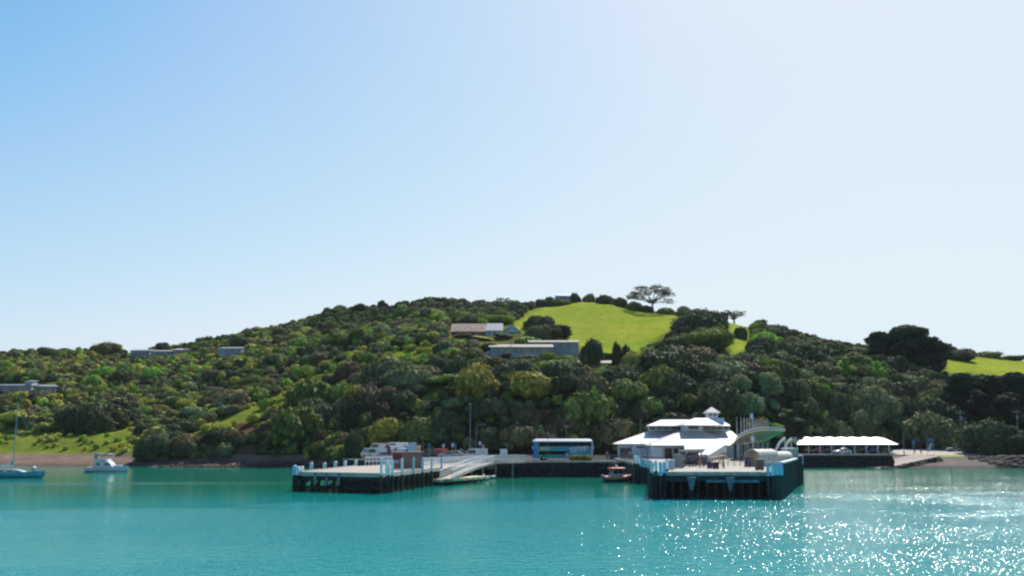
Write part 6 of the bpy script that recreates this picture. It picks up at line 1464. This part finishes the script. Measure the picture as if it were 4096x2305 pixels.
for (a, b, tpq, Yq, kd, lab) in [
    (1436, 1460, 729, 470, 'dark', 'dark round tree on the hilltop right of the grey house'), (1466, 1495, 732, 470, 'brown', 'brownish round tree on the very top of the meadow'),
    (1500, 1545, 737, 462, 'dark', 'dark bush at the left end of the hedge on the meadow crest'), (1535, 1580, 745, 458, 'dark', 'dark bush second in the hedge on the meadow crest'),
    (1570, 1612, 755, 454, 'mid', 'green bush below the umbrella tree on the meadow crest'), (1605, 1650, 764, 450, 'dark', 'dark bush under the trunk of the umbrella tree'),
    (1645, 1695, 770, 446, 'mid', 'green bush at the right end of the meadow crest hedge'), (1340, 1372, 748, 468, 'dark', 'dark tree left of the meadow upper edge'),
    (1362, 1398, 741, 470, 'dark', 'dark tree where the meadow meets the crest'), (1290, 1345, 758, 470, 'dark', 'dark tree on the crest above the rusty roofed house'),
    (952, 975, 750, 476, 'dark', 'small dark pointed tree on the left ridge'), (1888, 1925, 800, 420, 'dark', 'dark bush right of the narrow grass strip'),
    (1925, 1975, 810, 416, 'dark', 'dark dense bush on the crest right of the narrow grass strip'), (1846, 1872, 815, 372, 'dark', 'dark upright bush inside the narrow grass strip'),
    (1700, 1740, 772, 436, 'mid', 'green tree at the right corner of the meadow crest'), (1392, 1438, 749, 466, 'mid', 'low green bush in front of the grey hilltop house'),
    (2398, 2448, 872, 402, 'dark', 'dark bush on the crest at the left end of the far right meadow'), (2440, 2505, 881, 404, 'mid', 'green bush on the crest in the middle of the far right meadow'), (2500, 2570, 892, 407, 'dark', 'dark bush on the crest of the far right meadow at the picture edge')]:
    x = X_((a + b) / 2 * K, Yq, tpq * K); z = ground(x, Yq); tree(kd, 'round', x, Yq, (b - a) * K / F * Yq / 2 * 1.22, max(Z_(tpq * K, Yq) - z, 2.2), lab, 'bushes on the meadow crest' if tpq < 790 and a > 1280 else None, low=.55)
for (a, b, tpq, Yq, kd, lab) in [
    (1128, 1190, 846, YH1 - 7, 'brown', 'brownish shrub in front of the rusty roofed house'), (1185, 1245, 850, YH1 - 8, 'olive', 'olive shrub below the rusty roofed house'),
    (1290, 1365, 843, YH1 - 12, 'bright', 'bright green hedge shrub between the gabled house and the flat roofed house'), (1205, 1265, 858, YH2 - 4 + 12, 'dark', 'dark shrub left above the long low house'),
    (1240, 1290, 836, YH1 - 5, 'mid', 'green shrub in front of the white gable'),
    (1230, 1290, 893, YH2 - 5, 'brown', 'reddish brown shrub under the terrace of the long low house'), (1290, 1350, 896, YH2 - 6, 'olive', 'olive shrub under the windows of the long low house'),
    (1345, 1400, 882, YH2 - 7, 'bright', 'fresh green shrub at the right end of the long low house'), (1395, 1445, 890, YH2 - 8, 'bright', 'bright green shrub below the upper flat roofed house'),
    (1180, 1235, 892, YH2 - 6, 'grey', 'grey green shrub left of the terrace wall'), (1505, 1560, 893, gp(2420, 1470).y + 12, 'mid', 'green shrub behind the pale roof strip'),
    (1460, 1500, 868, YH2 + 2, 'brown', 'dark brown shrub at the right end of the flat roofed house'),
    (1600, 1660, 868, 318, 'olive', 'yellow green shrub at the lower right of the meadow')]:
    x = X_((a + b) / 2 * K, Yq, tpq * K); z = ground(x, Yq); h_ = max(Z_(tpq * K, Yq) - z, 1.2); r_ = (b - a) * K / F * Yq / 2
    shrub(kd, x, Yq, r_, h_, lab, 'garden shrubs by the hillside houses', z=z)
FOL['gorse'] = foliage('yellow_gorse_leaves', (.34, .36, .02), trans=.3)
for i, px0 in enumerate((1408, 1428, 1450, 1472, 1494, 1510)):
    Y = 216 + (i % 2) * 3; x = X_(px0, Y); shrub('gorse', x, Y, .9, .75 + .25 * (i % 3), '%s of the low bright yellow bushes on the quay bank' % ('leftmost', 'second from left', 'third from left', 'third from right', 'second from right', 'rightmost')[i], 'yellow bushes on the quay bank')
for i in range(9):
    px0 = 2290 + i * 8; Y = 193 + (i % 3) * .8; x = X_(px0, Y); shrub('olive', x, Y, .75, 1.3, '%s of the low olive bushes below the right end of the bus' % ('leftmost', 'second from left', 'third from left', 'fourth from left', 'middle one', 'fourth from right', 'third from right', 'second from right', 'rightmost')[i], 'olive bushes on the quay edge', z=2.75)
# ------------------------------------------------------------------ thin haze added to lift the shadows
hm = bpy.data.materials.new('haze'); hm.use_nodes = True; hn = hm.node_tree; hn.nodes.remove(hn.nodes['Principled BSDF'])
pv_ = hn.nodes.new('ShaderNodeVolumePrincipled'); pv_.inputs['Color'].default_value = (.80, .88, .95, 1); pv_.inputs['Density'].default_value = 0.00004; pv_.inputs['Anisotropy'].default_value = 0.2
hn.links.new(pv_.outputs[0], hn.nodes['Material Output'].inputs['Volume'])
hz = MB().box(-420, 420, -25, 1000, -9.0, 112).build('haze', hm); tag(hz, 'thin pale haze added to lift the shadows over bay and hillside', 'haze', kind='stuff')
